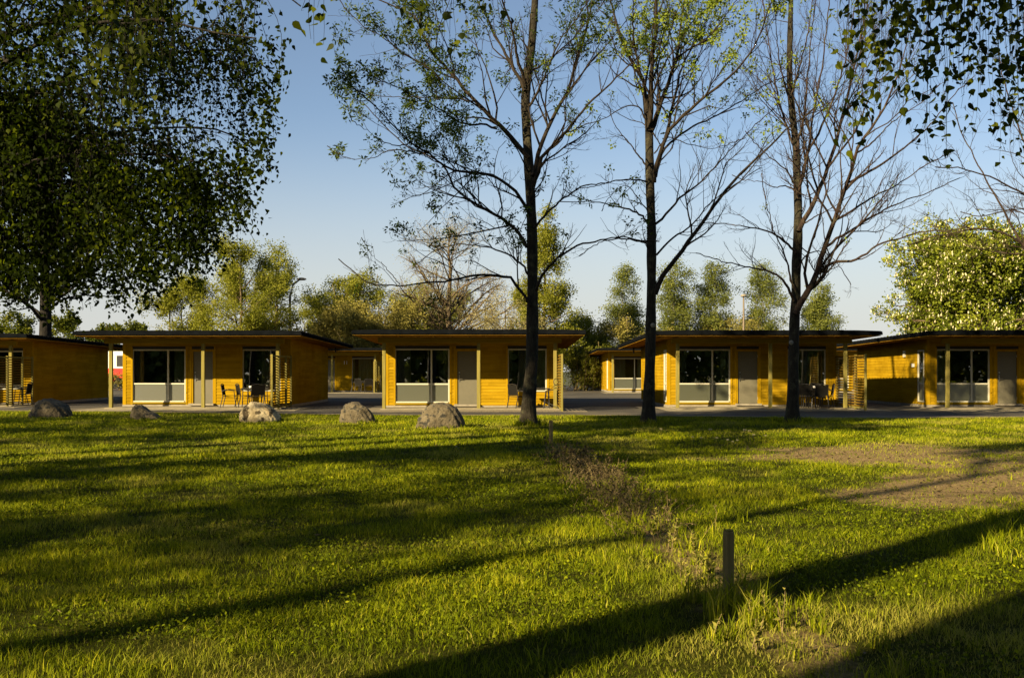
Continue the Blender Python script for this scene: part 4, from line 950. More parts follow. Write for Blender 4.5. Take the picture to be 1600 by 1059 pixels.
FT('poplar_tree','tall upright yellow green tree directly behind the left tree trunk','tree',850,300,70,135,'L_spring','far_bark',shape='cone',nleaf=15000,seed=42,s0=.1,n1=90,ls=(.14,.10),trunk_r=.14,droop=.0)
FT('old_tree','low sprawling pale budded tree behind the right half of the central cabin roof','tree',790,452,66,150,'L_bud','far_bark',shape='wide',nleaf=4500,seed=43,s0=.15,n1=30,ls=(.09,.055),d=(3.,2.4))
FT('shrub_tree','dark leafy shrub tree behind the right end of the central cabin roof','tree',905,470,74,65,'L_spring','far_bark',shape='round',nleaf=6000,seed=44,s0=.08,stems=2)
FT('birch_tree','slender far birch between the central cabin and the middle trunk','tree',973,406,78,80,'L_far_birch','birch_bark',shape='birch',nleaf=9000,seed=51,s0=.08,n1=80,droop=.12,trunk_r=.07,group='far birches behind the fourth cabin')
for i,(px,yt,w,lab) in enumerate([(1052,396,92,'far birch immediately right of the middle tree trunk'),(1118,400,98,'far birch left of the lamp post, between the middle and right trunks'),(1192,394,96,'far birch right of the lamp post, left of the right tree trunk'),(1278,436,84,'far birch right of the right tree trunk, smallest of the far birches')]):
    FT('birch_tree',lab,'tree',px,yt,76+i*1.5,w,'L_far_birch','birch_bark',shape='birch',nleaf=11000,seed=52+i,s0=.08,n1=90,droop=.14,trunk_r=.07,group='far birches behind the fourth cabin')
for i,(px,yt,Y,w,lm,lab) in enumerate([(985,486,74,90,'L_brown','brown twiggy shrub behind the gap left of the fourth cabin'),(930,520,72,60,'L_hedge','dark green shrub right of the central cabin roof end'),(1150,508,78,120,'L_brown','low brown shrub above the roof of the fourth cabin')]):
    FT('shrub',lab,'shrub',px,yt,Y,w,lm,'brown_twig',shape='round',nleaf=6500,seed=60+i,s0=.02,n1=18,stems=3,ls=(.13,.08),group='shrubs behind the cabins')
FT('chestnut_tree','big round chestnut covered in cream blossom behind the rightmost cabin','tree',1518,368,60,246,'L_chest','far_bark',shape='round',nleaf=34000,seed=71,s0=.05,n1=130,ls=(.2,.12),candles=4600,d=(2.8,1.8),jit=.2,trunk_r=.3)
FT('chestnut_tree','second blossoming chestnut at the right edge behind the rightmost cabin','tree',1655,392,62,200,'L_chest','far_bark',shape='round',nleaf=18000,seed=72,s0=.05,n1=90,ls=(.26,.15),candles=2400,jit=.2,trunk_r=.3)
# low far trees along the left horizon
for i,(px,yt,w,lab) in enumerate([(18,492,80,'low far tree at the left edge of the horizon'),(100,500,90,'low dark far tree behind the leftmost cabin roof'),(165,498,52,'round far tree in the sky gap above the left cabins'),(205,501,60,'flat far tree left of the short grey pole')]):
    FT('far_tree',lab,'tree',px,yt,110,w,'L_hedge','far_bark',shape='round',nleaf=3500,seed=80+i,s0=.05,ls=(.3,.22),group='low trees on the left horizon')
# hedge wall seen through the gaps
def hedge(name, label, x0, x1, Y, h, lm, n, seed, dep=1.4, ls=(.14,.09), bk='brown_twig'):
    global rng; rng = np.random.default_rng(seed)
    root = thing(name, label, 'hedge', ((x0+x1)/2, Y, 0), group='hedges behind the cabins'); W = x1-x0; k = int(W*7)
    P = np.zeros((k,6,3)); P[:,0] = np.stack([rng.uniform(-W/2,W/2,k), rng.uniform(-dep/2,dep/2,k), np.full(k,-.1)],1); d = nrm(rng.normal(size=(k,3))*.3+[0,0,1])
    hh = h*rng.uniform(.7,1.1,k)
    for i in range(1,6): d = nrm(d+rng.normal(size=(k,3))*.18); P[:,i] = P[:,i-1]+d*(hh/5)[:,None]
    Rr = np.tile(np.linspace(.03,.01,6),(k,1)); c2,r2,b2 = sprout(P,Rr,4,.1,1,(.4,1.1),.35,.2,.9,up=.2,n=5,rmin=.006)
    V,Q = join_tubes([(P,Rr,4),(c2,r2,3)]); np_mesh('stems',V,Q,M[bk],root)
    kk = rng.integers(0,len(c2),n); p,t,_ = at_param(c2,r2,kk,rng.random(n)); D = nrm(t+rng.normal(size=(n,3))*.8)
    V,Fq = leaf_quads(p+rng.normal(size=(n,3))*.07,D,ls[0]*rng.uniform(.6,1.3,n),ls[1]*rng.uniform(.6,1.2,n)); np_mesh('foliage',V,Fq,M[lm],root,attrs={'rnd':np.repeat(np.clip(.6*rng.random(len(c2))[kk]+.4*rng.random(n),0,1),4)})
hedge('hedge','sunlit green hedge seen right of the central cabin beyond the yard',2.5,9.2,70.5,3.2,'L_spring',9000,91)
hedge('hedge','taller loose hedge behind the far left cabin',-16,-4,76,3.4,'L_thick',8000,92)
hedge('hedge','brown leafless hedge in the gap between the two left cabins',-36.5,-25.5,72,1.7,'L_brown',7000,93,ls=(.12,.1))
hedge('hedge','pale sunlit hedge behind the lattice left of the rightmost cabin',26.2,34,62,2.6,'L_bud',4000,94)
# dark tree standing behind the leftmost cabin
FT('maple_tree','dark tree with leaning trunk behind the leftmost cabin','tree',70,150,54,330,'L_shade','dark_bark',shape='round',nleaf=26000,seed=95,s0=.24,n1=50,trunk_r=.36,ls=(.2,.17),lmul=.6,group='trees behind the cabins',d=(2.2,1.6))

# ---------------------------------------------------------------- the weeping birch whose boughs hang in at the upper left
rng = np.random.default_rng(500)
bx, by = -8.4, 11.0
bi = thing('birch_tree', 'weeping birch reaching in from the left, its leafy twigs hanging over the left cabins', 'tree', (bx, by, 0), group='weeping birches close to the viewer')
T = [(bx,by,-.3),(bx+.05,by,2),(bx+.2,by+.1,5),(bx+.3,by+.3,8),(bx+.4,by+.2,11),(bx+.4,by,14)]
P0, R0 = pack([T], 30, [(.34,.27,.22,.17,.11,.05)]); R0[0] *= 1+.4*np.exp(-np.maximum(P0[0,:,2],0)/.3)
def wl(pts, Y0, Y1):
    p = np.array(pts, float); Ys = np.linspace(Y0, Y1, len(p)); return np.stack([(p[:,0]-800)*Ys/F, Ys, CAM_H+(579-p[:,1])*Ys/F], 1)
bl = [wl([(-380,260),(-120,120),(0,60),(150,10),(300,-20),(420,-20),(470,10)],11,11.5), wl([(-380,330),(-150,220),(0,170),(120,120),(260,85),(370,80),(420,110)],11,12.6), wl([(-385,400),(-200,330),(0,262),(80,225),(130,215),(250,200),(350,205),(415,250)],11,13.2),
      wl([(-390,430),(-150,340),(0,312),(100,288),(160,292),(220,268),(320,272),(375,310)],11,12), wl([(-390,470),(-180,420),(0,380),(80,368),(180,362),(260,365),(310,385)],11,13.6), wl([(-385,370),(-200,250),(-40,130),(100,50),(230,30),(330,50),(400,60)],11,9.8),
      wl([(-380,420),(-200,350),(-60,300),(60,250),(180,240),(300,250),(360,290)],11,10.2), wl([(-380,300),(-200,100),(-60,-40),(100,-120),(260,-170),(400,-150)],11,10.5), wl([(-380,380),(-250,300),(-120,230),(-20,210),(60,215)],11,12.6),
      wl([(-380,200),(-220,-20),(-50,-180),(120,-300),(300,-330)],11,12), wl([(-380,200),(-330,-100),(-300,-300)],11,8), wl([(-380,440),(-250,420),(-120,400),(-30,395),(30,410),(70,430)],11,11.6)]
LP, LR = pack(bl, 26, [(.09,.05,.03,.014,.008)]*len(bl))
c1, r1, _ = sprout(LP, LR, 2.6, .12, 1, (.4,1.0), .3, .3, 1.6, up=.1, droop=.03, wander=.16, n=8, rratio=.5, rmin=.004)
al, ar = np.concatenate([c1]), np.concatenate([r1])
# hanging strands
def hang(P, Rr, dens, lens, seed=0, s0=.1, bound=None, n=10):
    L = plen(P); k = np.maximum(rng.poisson(L*dens), 1); b = np.repeat(np.arange(len(P)), k); p, t, r = at_param(P, Rr, b, s0+(1-s0)*rng.random(len(b)))
    ln = rng.uniform(*lens, len(b)); d = nrm(t*.6+rng.normal(size=t.shape)*.3+[0,0,-.3]); out_ = np.zeros((len(b), n, 3)); out_[:,0] = p
    if bound is not None:
        x = 800+p[:,0]*F/p[:,1]; zmin = CAM_H+(579-bound(x)+np.abs(rng.normal(size=len(b)))*34-6)*p[:,1]/F; ln = np.minimum(ln, p[:,2]-zmin)
        ok = ln > .12
    else: ok = np.ones(len(b), bool)
    for i in range(1, n): d = nrm(d+rng.normal(size=d.shape)*.15+[0,0,-.48]); out_[:,i] = out_[:,i-1]+d*(ln/(n-1))[:,None]
    if bound is not None:
        ok &= fbm(out_[:,0,0]*1.0+50, out_[:,4,2]*1.0+50, .95, 313, 3)+rng.normal(size=len(b))*.04 > .50
        xm = (800+out_[:,:,0]*F/out_[:,:,1]).max(1); ok &= xm < np.interp(579-(out_[:,4,2]-CAM_H)*F/out_[:,4,1], [0,60,150,230,300,400], [440,425,418,432,412,352])+rng.normal(size=len(b))*10
    out_ = out_[ok]; return out_, np.tile(np.linspace(.0045,.002,n), (len(out_),1))
def env(x): return np.interp(x, [-200,0,40,75,110,130,165,195,230,262,300,330,350,385,415,430,440,462], [470,478,468,500,430,470,475,488,480,462,440,395,345,372,290,235,190,40])
st, sr = hang(np.concatenate([LP, c1]), np.concatenate([LR, r1*1.0]) if LR.shape[1] == r1.shape[1] else LR, 1, (.3,.9)) if False else (None, None)
s1, q1 = hang(c1, r1, 15, (.25,1.9), bound=env); s2, q2 = hang(LP, LR, 4.5, (.4,2.6), bound=env)
S, Q_ = np.concatenate([s1, s2]), np.concatenate([q1, q2])
def strand_leaves(S, dens, L, W, spread=.035, hn=.5):
    Ls = plen(S); k = np.maximum((Ls*dens).astype(int), 1); b = np.repeat(np.arange(len(S)), k); K = np.maximum(Ls*8, 2)[b]; sq = np.clip((np.floor(rng.random(len(b))*K)+.5+rng.normal(size=len(b))*.12)/K, 0, .999); p, t, _ = at_param(S, np.ones(S.shape[:2]), b, sq)
    D = nrm(rng.normal(size=p.shape)*.65+[0,0,-.75]); p = p+rng.normal(size=p.shape)*spread; n = len(p)
    return p, D, L*rng.uniform(.45,1.25,n), W*rng.uniform(.5,1.2,n), b
off = np.array([bx, by, 0])
V, Q = join_tubes([(P0, R0, 16)]); np_mesh('trunk', V-off, Q, M['birch_bark'], bi, smooth=True)
kc = (800+c1[:,:,0]*F/c1[:,:,1]).max(1) < 425
V, Q = join_tubes([(LP, LR, 7), (c1[kc], r1[kc], 4)]); np_mesh('limbs', V-off, Q, M['dark_bark'], bi, smooth=True)
V, Q = join_tubes([(S, Q_, 3)]); np_mesh('twigs', V-off, Q, M['dark_bark'], bi)
ex = []
for (px_, y0_, y1_, k_, sx_) in ((92,400,520,7,9),(60,400,470,5,12),(120,410,470,5,8),(230,300,455,6,14),(300,260,430,6,12),(28,380,468,6,14),(165,250,480,13,20),(200,270,488,13,18),(240,270,474,12,18),(285,250,450,12,18),(330,230,395,11,16),(378,220,362,10,14),(412,150,290,9,8),(120,300,450,10,20),(20,280,470,10,24),(428,60,200,6,5),(-30,-40,190,16,26),(20,-60,200,18,28),(70,-60,160,16,26),(120,-50,130,12,24),(0,150,330,14,34),(60,180,300,12,26)):
    for _ in range(k_):
        x_ = px_+rng.normal()*sx_; f_ = np.linspace(0,1,10)[:,None]; a_ = np.array([SX(x_,9.2),9.2,SZ(y0_,9.2)]); e_ = np.array([SX(x_+rng.normal()*6,9.2),9.2+rng.normal()*.3,SZ(y1_-abs(rng.normal())*18,9.2)])
        q_ = a_*(1-f_)+e_*f_; q_[1:-1] += np.cumsum(rng.normal(size=(8,3))*.012,0); ex.append(q_)
S = np.concatenate([S, np.stack(ex)]); Q_ = np.concatenate([Q_, np.tile(np.linspace(.003,.0015,10),(len(ex),1))])
p_, D_, L_, W_, b_ = strand_leaves(S, 32, .056, .046, .045)
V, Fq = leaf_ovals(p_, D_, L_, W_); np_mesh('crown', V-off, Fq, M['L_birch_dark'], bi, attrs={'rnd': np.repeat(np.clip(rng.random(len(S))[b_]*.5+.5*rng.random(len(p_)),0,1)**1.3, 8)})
# near birch standing behind the viewer; its twig ends hang into the top of the view
bx, by = 3.4, -2.4
b2_ = thing('birch_tree', 'birch standing behind the viewer with twig ends hanging into the top of the picture', 'tree', (bx, by, 0), group='weeping birches close to the viewer')
T = [(bx,by,-.3),(bx,by,2),(bx-.1,by+.1,4.5),(bx-.1,by+.2,7),(bx-.2,by+.1,10)]
P0, R0 = pack([T], 24, [(.2,.16,.13,.08,.04)])
def W3(px, py, Y): return (SX(px,Y), Y, SZ(py,Y))
nl = [[(bx-.05,by,3.6),(2.9,0,5.2),(2.6,2.6,4.6),W3(1600,-130,4.6),W3(1480,-150,5.0),W3(1400,-130,5.3)],
      [(bx,by,4.2),(3.4,.2,5.6),(3.3,2.8,4.6),W3(1700,-90,4.8),W3(1600,-110,5.4),W3(1520,-60,6)],
      [(bx-.1,by,4.4),(1.6,.2,5.8),(.6,2.4,5.0),W3(760,-140,4.6),W3(640,-120,5.0),W3(560,-80,5.3)],
      [(bx-.1,by,4.8),(.8,.4,6.2),(-.8,2.6,5.2),W3(560,-160,4.7),W3(505,-110,4.6)],
      [(bx-.1,by,5.2),(-.4,.6,6.6),(-2.2,3.0,5.6),W3(230,-120,5.2),W3(170,-100,5.6),W3(130,-60,6.0)],
      [(bx-.1,by,5.0),(0,.4,6.6),(-1.6,3.2,5.4),W3(330,-130,5.6),W3(210,-90,6.4)],
      [(bx+.1,by,4.5),(4.4,.4,5.8),(4.2,3.2,4.9),W3(1780,-60,5.2),W3(1660,-80,5.6)]]
LP, LR = pack(nl, 22, [(.06,.035,.02,.008)]*len(nl))
strands = []
def drop(px, y0, y1, Y, k, sx, n=10, js=30):
    for i in range(k):
        x = px+rng.normal()*sx; ye = y1+rng.normal()*js; Yk = Y+rng.normal()*.25
        a = np.array(W3(x, y0, Yk)); e_ = np.array(W3(x+rng.normal()*10, min(ye, y1+js), Yk)); f = np.linspace(0,1,n)[:,None]
        p = a*(1-f)+e_*f; p[1:-1] += np.cumsum(rng.normal(size=(n-2,3))*.006, 0); strands.append(p)
drop(1362,-150,195,4.9,9,16,js=35); drop(1410,-150,110,5.0,9,18,js=40); drop(1462,-150,190,5.0,5,18); drop(1452,-120,262,4.9,2,6,js=6); drop(1510,-140,130,5.2,10,26,js=40); drop(1572,-120,180,5.5,13,22,js=40); drop(1630,-100,210,5.4,10,30)
drop(1390,-150,130,5.6,6,40,js=50); drop(1470,-150,80,5.8,7,45,js=40); drop(1560,-150,90,5.8,7,40,js=50); drop(1430,-150,30,5.5,6,50,js=30); drop(1560,-100,230,6.6,7,30,js=30)
drop(1482,-120,255,4.9,1,3,js=4); drop(1345,-140,60,5.0,3,8)
drop(488,-120,62,4.5,1,3,js=4); drop(502,-120,72,4.5,2,5,js=5); drop(515,-120,8,4.6,3,8,js=8)
drop(690,-120,60,5.0,7,28,js=22); drop(760,-130,30,5.0,5,22,js=20); drop(640,-110,30,5.2,4,22,js=20)
drop(160,-120,140,5.6,9,22,js=50); drop(205,-110,190,5.9,9,18,js=45); drop(255,-110,110,5.7,6,20,js=35); drop(330,-110,30,5.8,8,40,js=30); drop(240,-90,200,6.3,5,30)
S = np.stack(strands); V, Q = join_tubes([(P0, R0, 14)]); off = np.array([bx, by, 0]); np_mesh('trunk', V-off, Q, M['birch_bark'], b2_, smooth=True)
c1, r1, _ = sprout(LP, LR, 2.0, .3, 1, (.4,1.0), .2, .3, 1.0, up=.4, droop=-.05, n=6, rratio=.5, rmin=.003)
V, Q = join_tubes([(LP, LR, 6), (c1[c1[:,-1,2] > 3.9], r1[c1[:,-1,2] > 3.9], 4)]); np_mesh('limbs', V-off, Q, M['dark_bark'], b2_, smooth=True)
V, Q = join_tubes([(S, np.tile(np.linspace(.0022,.0009,S.shape[1]), (len(S),1)), 3)]); np_mesh('twigs', V-off, Q, M['dark_bark'], b2_)
p_, D_, L_, W_, b_ = strand_leaves(S, 25, .05, .04, .045)
V, Fq = leaf_ovals(p_, D_, L_, W_); np_mesh('crown', V-off, Fq, M['L_birch'], b2_, attrs={'rnd': np.repeat(np.clip(rng.random(len(p_))*1.0,0,1), 8)})

# ---------------------------------------------------------------- trees outside the picture that shade the lawn
SH = []
def shade_proto(seed, h, w, s0, n, r, name='shade_tree', ls=(.34,.28)):
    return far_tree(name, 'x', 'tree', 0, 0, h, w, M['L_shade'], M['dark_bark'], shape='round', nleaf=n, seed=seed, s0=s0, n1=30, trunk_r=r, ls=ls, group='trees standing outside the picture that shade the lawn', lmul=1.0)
SHADE = SHADE_LIST = [
 # x, y, scale, rot, variant, label
 (-6.1,-1.1,(1.15,1.15,1.5),0,0,'tall trunk left of the viewer whose shadow crosses the foreground'),
 (-9.2,-6.0,(1.85,1.85,1.9),60,0,'thick trunk behind the viewer whose shadow darkens the lower right lawn'),
 (-12,-4.2,(.6,.6,1.5),320,0,'slender high crowned tree behind and left of the viewer'),
 (-21,-4,1.0,120,1,'airy tree far left of the viewer, nearest the viewer of three'),
 (-20,-9,(.85,.85,1.2),200,1,'airy tree behind and left of the viewer beside a leaning twin'),
 (-27,5,1.05,300,1,'airy tree left of the lawn in line with the boulders'),
 (-31,12,1.15,30,1,'airy tree left of the leftmost cabin beyond the picture edge'),
 (-24,13,1.0,80,1,'airy tree nearest the leftmost cabin beyond the picture edge'),
 (-17,5,1.35,250,0,'tallest tree left of the lawn, its crown high above a bare trunk'),
 (-13.5,10.5,1.15,140,0,'high crowned tree close beside the weeping birch trunk'),
]
pr = [shade_proto(901, 14, 6.5, .55, 4500, .27), shade_proto(902, 12.3, 9, .34, 1500, .22)]
use = [0,0]
for (x,y,s,rz,v,lab) in SHADE:
    o = pr[v] if not use[v] else copy_tree(pr[v]); use[v] = 1
    o.location = (x,y,0); o.scale = s if isinstance(s, tuple) else (s,s,s); o.rotation_euler = (0,0,R_(rz)); tag(o, lab, 'tree')
# unseen woodland behind the viewer, mirrored in panes, raised to block low sky light
rng = np.random.default_rng(77); n = 100000
a = rng.uniform(-70,70,n); zz = rng.random(n)**.8; B = np.stack([a, -48+rng.normal(size=n)*3+6*fbm(a+100,a*0,9,3), zz*(np.interp(a,[-70,-46,-38,70],[7,8,19,22])+6*fbm(a+100,a*0,9,9))], 1)
V, Fq = leaf_quads(B, nrm(rng.normal(size=(n,3))), 1.1, .8); wd = np_mesh('woodland', V, Fq, M['L_far_birch'], attrs={'rnd': np.repeat(rng.random(n),4)}); tag(wd, kind='stuff')
wd['label'] = 'unseen woodland belt behind the viewer, raised to block low sky light'

# ---------------------------------------------------------------- grass
m, nt, out = node_mat('grass blades')
at = N(nt, 'ShaderNodeAttribute', attribute_name='rnd'); dr = N(nt, 'ShaderNodeAttribute', attribute_name='dry')
green = ramp(nt, at.outputs['Fac'], [(0,(.024,.036,.001)),(.45,(.095,.124,.002)),(.8,(.22,.25,.004)),(1,(.36,.34,.013))])
mx = N(nt, 'ShaderNodeMix', data_type='RGBA'); nt.links.new(dr.outputs['Fac'], mx.inputs[0]); nt.links.new(green, mx.inputs[6]); mx.inputs[7].default_value = (.32,.28,.055,1)
p = N(nt, 'ShaderNodeBsdfPrincipled', i_Roughness=.6); p.inputs['Specular IOR Level'].default_value = .06; nt.links.new(mx.outputs[2], p.inputs['Base Color'])
tl = N(nt, 'ShaderNodeBsdfTranslucent'); nt.links.new(mx.outputs[2], tl.inputs[0])
ms = N(nt, 'ShaderNodeMixShader'); ms.inputs[0].default_value = .35; nt.links.new(p.outputs[0], ms.inputs[1]); nt.links.new(tl.outputs[0], ms.inputs[2]); nt.links.new(ms.outputs[0], out.inputs[0])
M['grass'] = m
def blades(B, H, W, lean, rnd, dry, name, label):
    n = len(B); a = rng.uniform(0, 2*np.pi, n); S = np.stack([np.cos(a), np.sin(a), np.zeros(n)], 1)*W[:,None]*.5
    b = rng.uniform(0, 2*np.pi, n); Ld = np.stack([np.cos(b), np.sin(b), np.zeros(n)], 1)*(H*lean)[:,None]; U = np.array([[0,0,1.]])*H[:,None]
    V = np.stack([B-S, B+S, B+U*.55+Ld*.28+S*.8, B+U*.55+Ld*.28-S*.8, B+U*.92+Ld], 1).reshape(-1,3)
    q = np.arange(5*n).reshape(n,5)
    o = np_mesh(name, V, [q[:,[0,1,2,3]], q[:,[3,2,4]]], M['grass'], attrs={'rnd': np.repeat(rnd,5), 'dry': np.repeat(dry,5)})
    tag(o, label, kind='stuff'); return o
rng = np.random.default_rng(1234)
def sample_lawn(n, y0=3.6, y1=34, pw=1.5, y_full=6.5, margin=2.6):
    ys = np.linspace(y0, y1, 600); den = np.minimum(1, (y_full/ys)**pw)*(ys*800/F+margin)
    cdf = np.cumsum(den); cdf /= cdf[-1]; y = np.interp(rng.random(n), cdf, ys); x = rng.uniform(-1,1,n)*(y*800/F+margin)
    k = y < lawn_edge(x)+.25*(fbm(x,y,.5,3)-.5); return x[k], y[k]
x, y = sample_lawn(720000)
sm, bm_ = strip_mask(x,y), bare_mask(x,y)
cl = fbm(x, y, .35, 51, 3); cl2 = fbm(x, y, 1.6, 52, 3); big = fbm(x, y, 4.0, 53, 2)
keep = rng.random(len(x)) < (np.clip(1-.85*sm,0,1)*np.clip(1-.85*bm_*(.35+1.1*fbm(x,y,.8,54,3)),0.03,1)*np.clip(.25+1.5*cl,.15,1)); x,y,sm,bm_,cl,cl2,big = [q_[keep] for q_ in (x,y,sm,bm_,cl,cl2,big)]
n = len(x); edge = np.clip((lawn_edge(x)-y)/.8,.3,1)
H = (.020+.038*cl**1.5*2)*(1-.35*bm_)*rng.uniform(.55,1.3,n)*(.75+.6*cl2)*edge*np.interp(y,[4,12,30],[1,1.05,1.25]); W = rng.uniform(.0024,.0046,n)*np.interp(y,[4,8,16,30],[1,1.25,2.3,4.2])
rnd = np.clip(.5+.7*(cl2-.5)+.6*(cl-.5)+rng.normal(size=n)*.2, 0, 1)
dry = np.clip((fbm(x,y,1.1,57,4)-.55)*3.6+bm_*.35+sm*.3,0,.85)*rng.random(n)+(rng.random(n) < .05)*.5
blades(np.stack([x,y,hgt(x,y)-.006],1), H, W, rng.uniform(.1,1.1,n), rnd, np.clip(dry,0,1), 'grass', 'short uneven lawn grass, green with dry straw patches')
# tall tufts round the stakes, boulders, trunks and the weedy strip
tx, ty_, th = [], [], []
def tuft(cx, cy, r, n, h):
    a = rng.uniform(0,2*np.pi,n); d = r*np.sqrt(rng.random(n)); tx.append(cx+d*np.cos(a)); ty_.append(cy+d*np.sin(a)); th.append(h*rng.uniform(.35,1.1,n))
for _ in range(120):
    yy = rng.uniform(4.2,12); cx = np.interp(yy, STRIP[:,0], STRIP[:,1])+rng.normal()*.42; tuft(cx, yy, .05, 26, rng.uniform(.06,.17))
for _ in range(22): tuft(1.28+rng.normal()*.15, 5.6+rng.normal()*.25, .04, 24, rng.uniform(.16,.3))
for _ in range(16): tuft(.74+rng.normal()*.2, 18.8+rng.normal()*.25, .06, 24, .22)
for (cx,cy) in ((.4,25),(3.5,25.6),(7.3,25.9)):
    for _ in range(40): a = rng.uniform(0,6.28); tuft(cx+.33*math.cos(a)*rng.uniform(.8,1.6), cy+.33*math.sin(a)*rng.uniform(.8,1.6), .07, 22, rng.uniform(.1,.26))
for o in [o for o in sc.objects if o.name.startswith('boulder')]:
    w_ = max(v[0] for v in o.bound_box)
    for _ in range(22): a = rng.uniform(0,6.28); tuft(o.location[0]+w_*1.0*math.cos(a), o.location[1]+w_*.75*math.sin(a), .08, 22, rng.uniform(.07,.17))
for _ in range(260):
    X_, Y_ = sample_lawn(1); 
    if len(X_): tuft(X_[0], Y_[0], .05, 12, rng.uniform(.05,.13))
for _ in range(34): yy = rng.uniform(7,9.6); tuft(yy*.5+rng.uniform(-.3,1.0), yy, .06, 30, rng.uniform(.1,.2))
x,y,H = np.concatenate(tx),np.concatenate(ty_),np.concatenate(th); k = y < lawn_edge(x)+.2; x,y,H = x[k],y[k],H[k]; n = len(x)
blades(np.stack([x,y,hgt(x,y)-.006],1), H, rng.uniform(.004,.0075,n)*np.interp(y,[4,10,30],[1,1.3,3]), rng.uniform(.1,.7,n), np.clip(rng.normal(size=n)*.2+.6,0,1), (rng.random(n) < .15)*.6, 'long_grass', 'longer grass tufts round the stakes, boulders and weedy strip')
# clover and small broad leaves
x, y = sample_lawn(90000, y1=16, pw=1.2); k = (fbm(x,y,1.1,61,3) > .56) & (bare_mask(x,y) < .3); x,y = x[k],y[k]; n = len(x)
B = np.stack([x,y,hgt(x,y)+rng.uniform(.008,.05,n)],1); a = rng.uniform(0,2*np.pi,n); D = nrm(np.stack([np.cos(a),np.sin(a),rng.uniform(.0,.9,n)],1))
V, Fq = leaf_quads(B, D, rng.uniform(.012,.028,n)*np.interp(y,[4,10,16],[1,1.2,1.6]), rng.uniform(.010,.02,n)*np.interp(y,[4,10,16],[1,1.2,1.6]))
cg = np_mesh('clover', V, Fq, M['grass'], attrs={'rnd': np.repeat(np.clip(rng.normal(size=n)*.18+.33,0,1),4), 'dry': np.zeros(4*n)}); tag(cg, 'low clover and broad leaved weeds among the lawn grass', kind='stuff')
# dead leaves, straw and crumbs of soil
x, y = sample_lawn(60000, y1=20, pw=1.0); k = rng.random(len(x)) < np.maximum(strip_mask(x,y)*.35, bare_mask(x,y)*.3)+.02; x,y = x[k],y[k]; n = len(x)
a = rng.uniform(0,2*np.pi,n); D = nrm(np.stack([np.cos(a),np.sin(a),rng.normal(size=n)*.25],1)); s_ = np.interp(y,[4,20],[1,2.0])
M['litter'] = leaf_mat('dry litter', [(0,(.02,.014,.007)),(.5,(.055,.04,.018)),(1,(.15,.115,.055))], .1)
V, Fq = leaf_quads(np.stack([x,y,hgt(x,y)+rng.uniform(.002,.02,n)],1), D, rng.uniform(.012,.05,n)*s_, rng.uniform(.004,.018,n)*s_)
lt = np_mesh('leaf_litter', V, Fq, M['litter'], attrs={'rnd': np.repeat(rng.random(n),4)}); tag(lt, 'dry leaves, straw and crumbs lying on the bare soil', kind='stuff')
# brittle brown twigs along the strip (low, tangled)
yy = 6.8+10.7*np.clip(rng.beta(1.6,1.6,900)*.8+.1,0,1); cx = np.interp(yy, STRIP[:,0], STRIP[:,1])+rng.normal(size=900)*.2; P = np.zeros((900,6,3)); P[:,0] = np.stack([cx,yy,hgt(cx,yy)-.01],1); d = nrm(rng.normal(size=(900,3))*.6+[0,0,.9])
hh = rng.uniform(.10,.34,900)
for i in range(1,6): d = nrm(d+rng.normal(size=(900,3))*.25); P[:,i] = P[:,i-1]+d*(hh/5)[:,None]
P[:,:,2] = np.maximum(P[:,:,2], .02); Rr = np.tile(np.linspace(.0032,.0016,6),(900,1))*np.interp(yy,[6,17],[.8,1.7])[:,None]; c2,r2,_ = sprout(P,Rr,14,.3,1,(.4,1.1),.4,.04,.14,up=.3,n=4,rmin=.0014)
V,Q = join_tubes([(P[::2],Rr[::2],3),(c2[::2],r2[::2],3)]); tw = np_mesh('dry_twigs',V,Q,M['brown_twig']); tag(tw,'tangle of dry brown stems along the weedy strip between the stakes',kind='stuff')
kk = rng.integers(0,len(c2),4000); p_,t_,_ = at_param(c2,r2,kk,rng.random(4000)); V,Fq = leaf_quads(p_,nrm(t_+rng.normal(size=(4000,3))*.8),.022*np.interp(p_[:,1],[6,17],[.8,1.8]),.014*np.interp(p_[:,1],[6,17],[.8,1.8]))
tl_ = np_mesh('dry_leaves',V,Fq,M['litter'],attrs={'rnd':np.repeat(rng.random(4000),4)}); tag(tl_,'small withered leaves on the tangle of dry stems',kind='stuff')
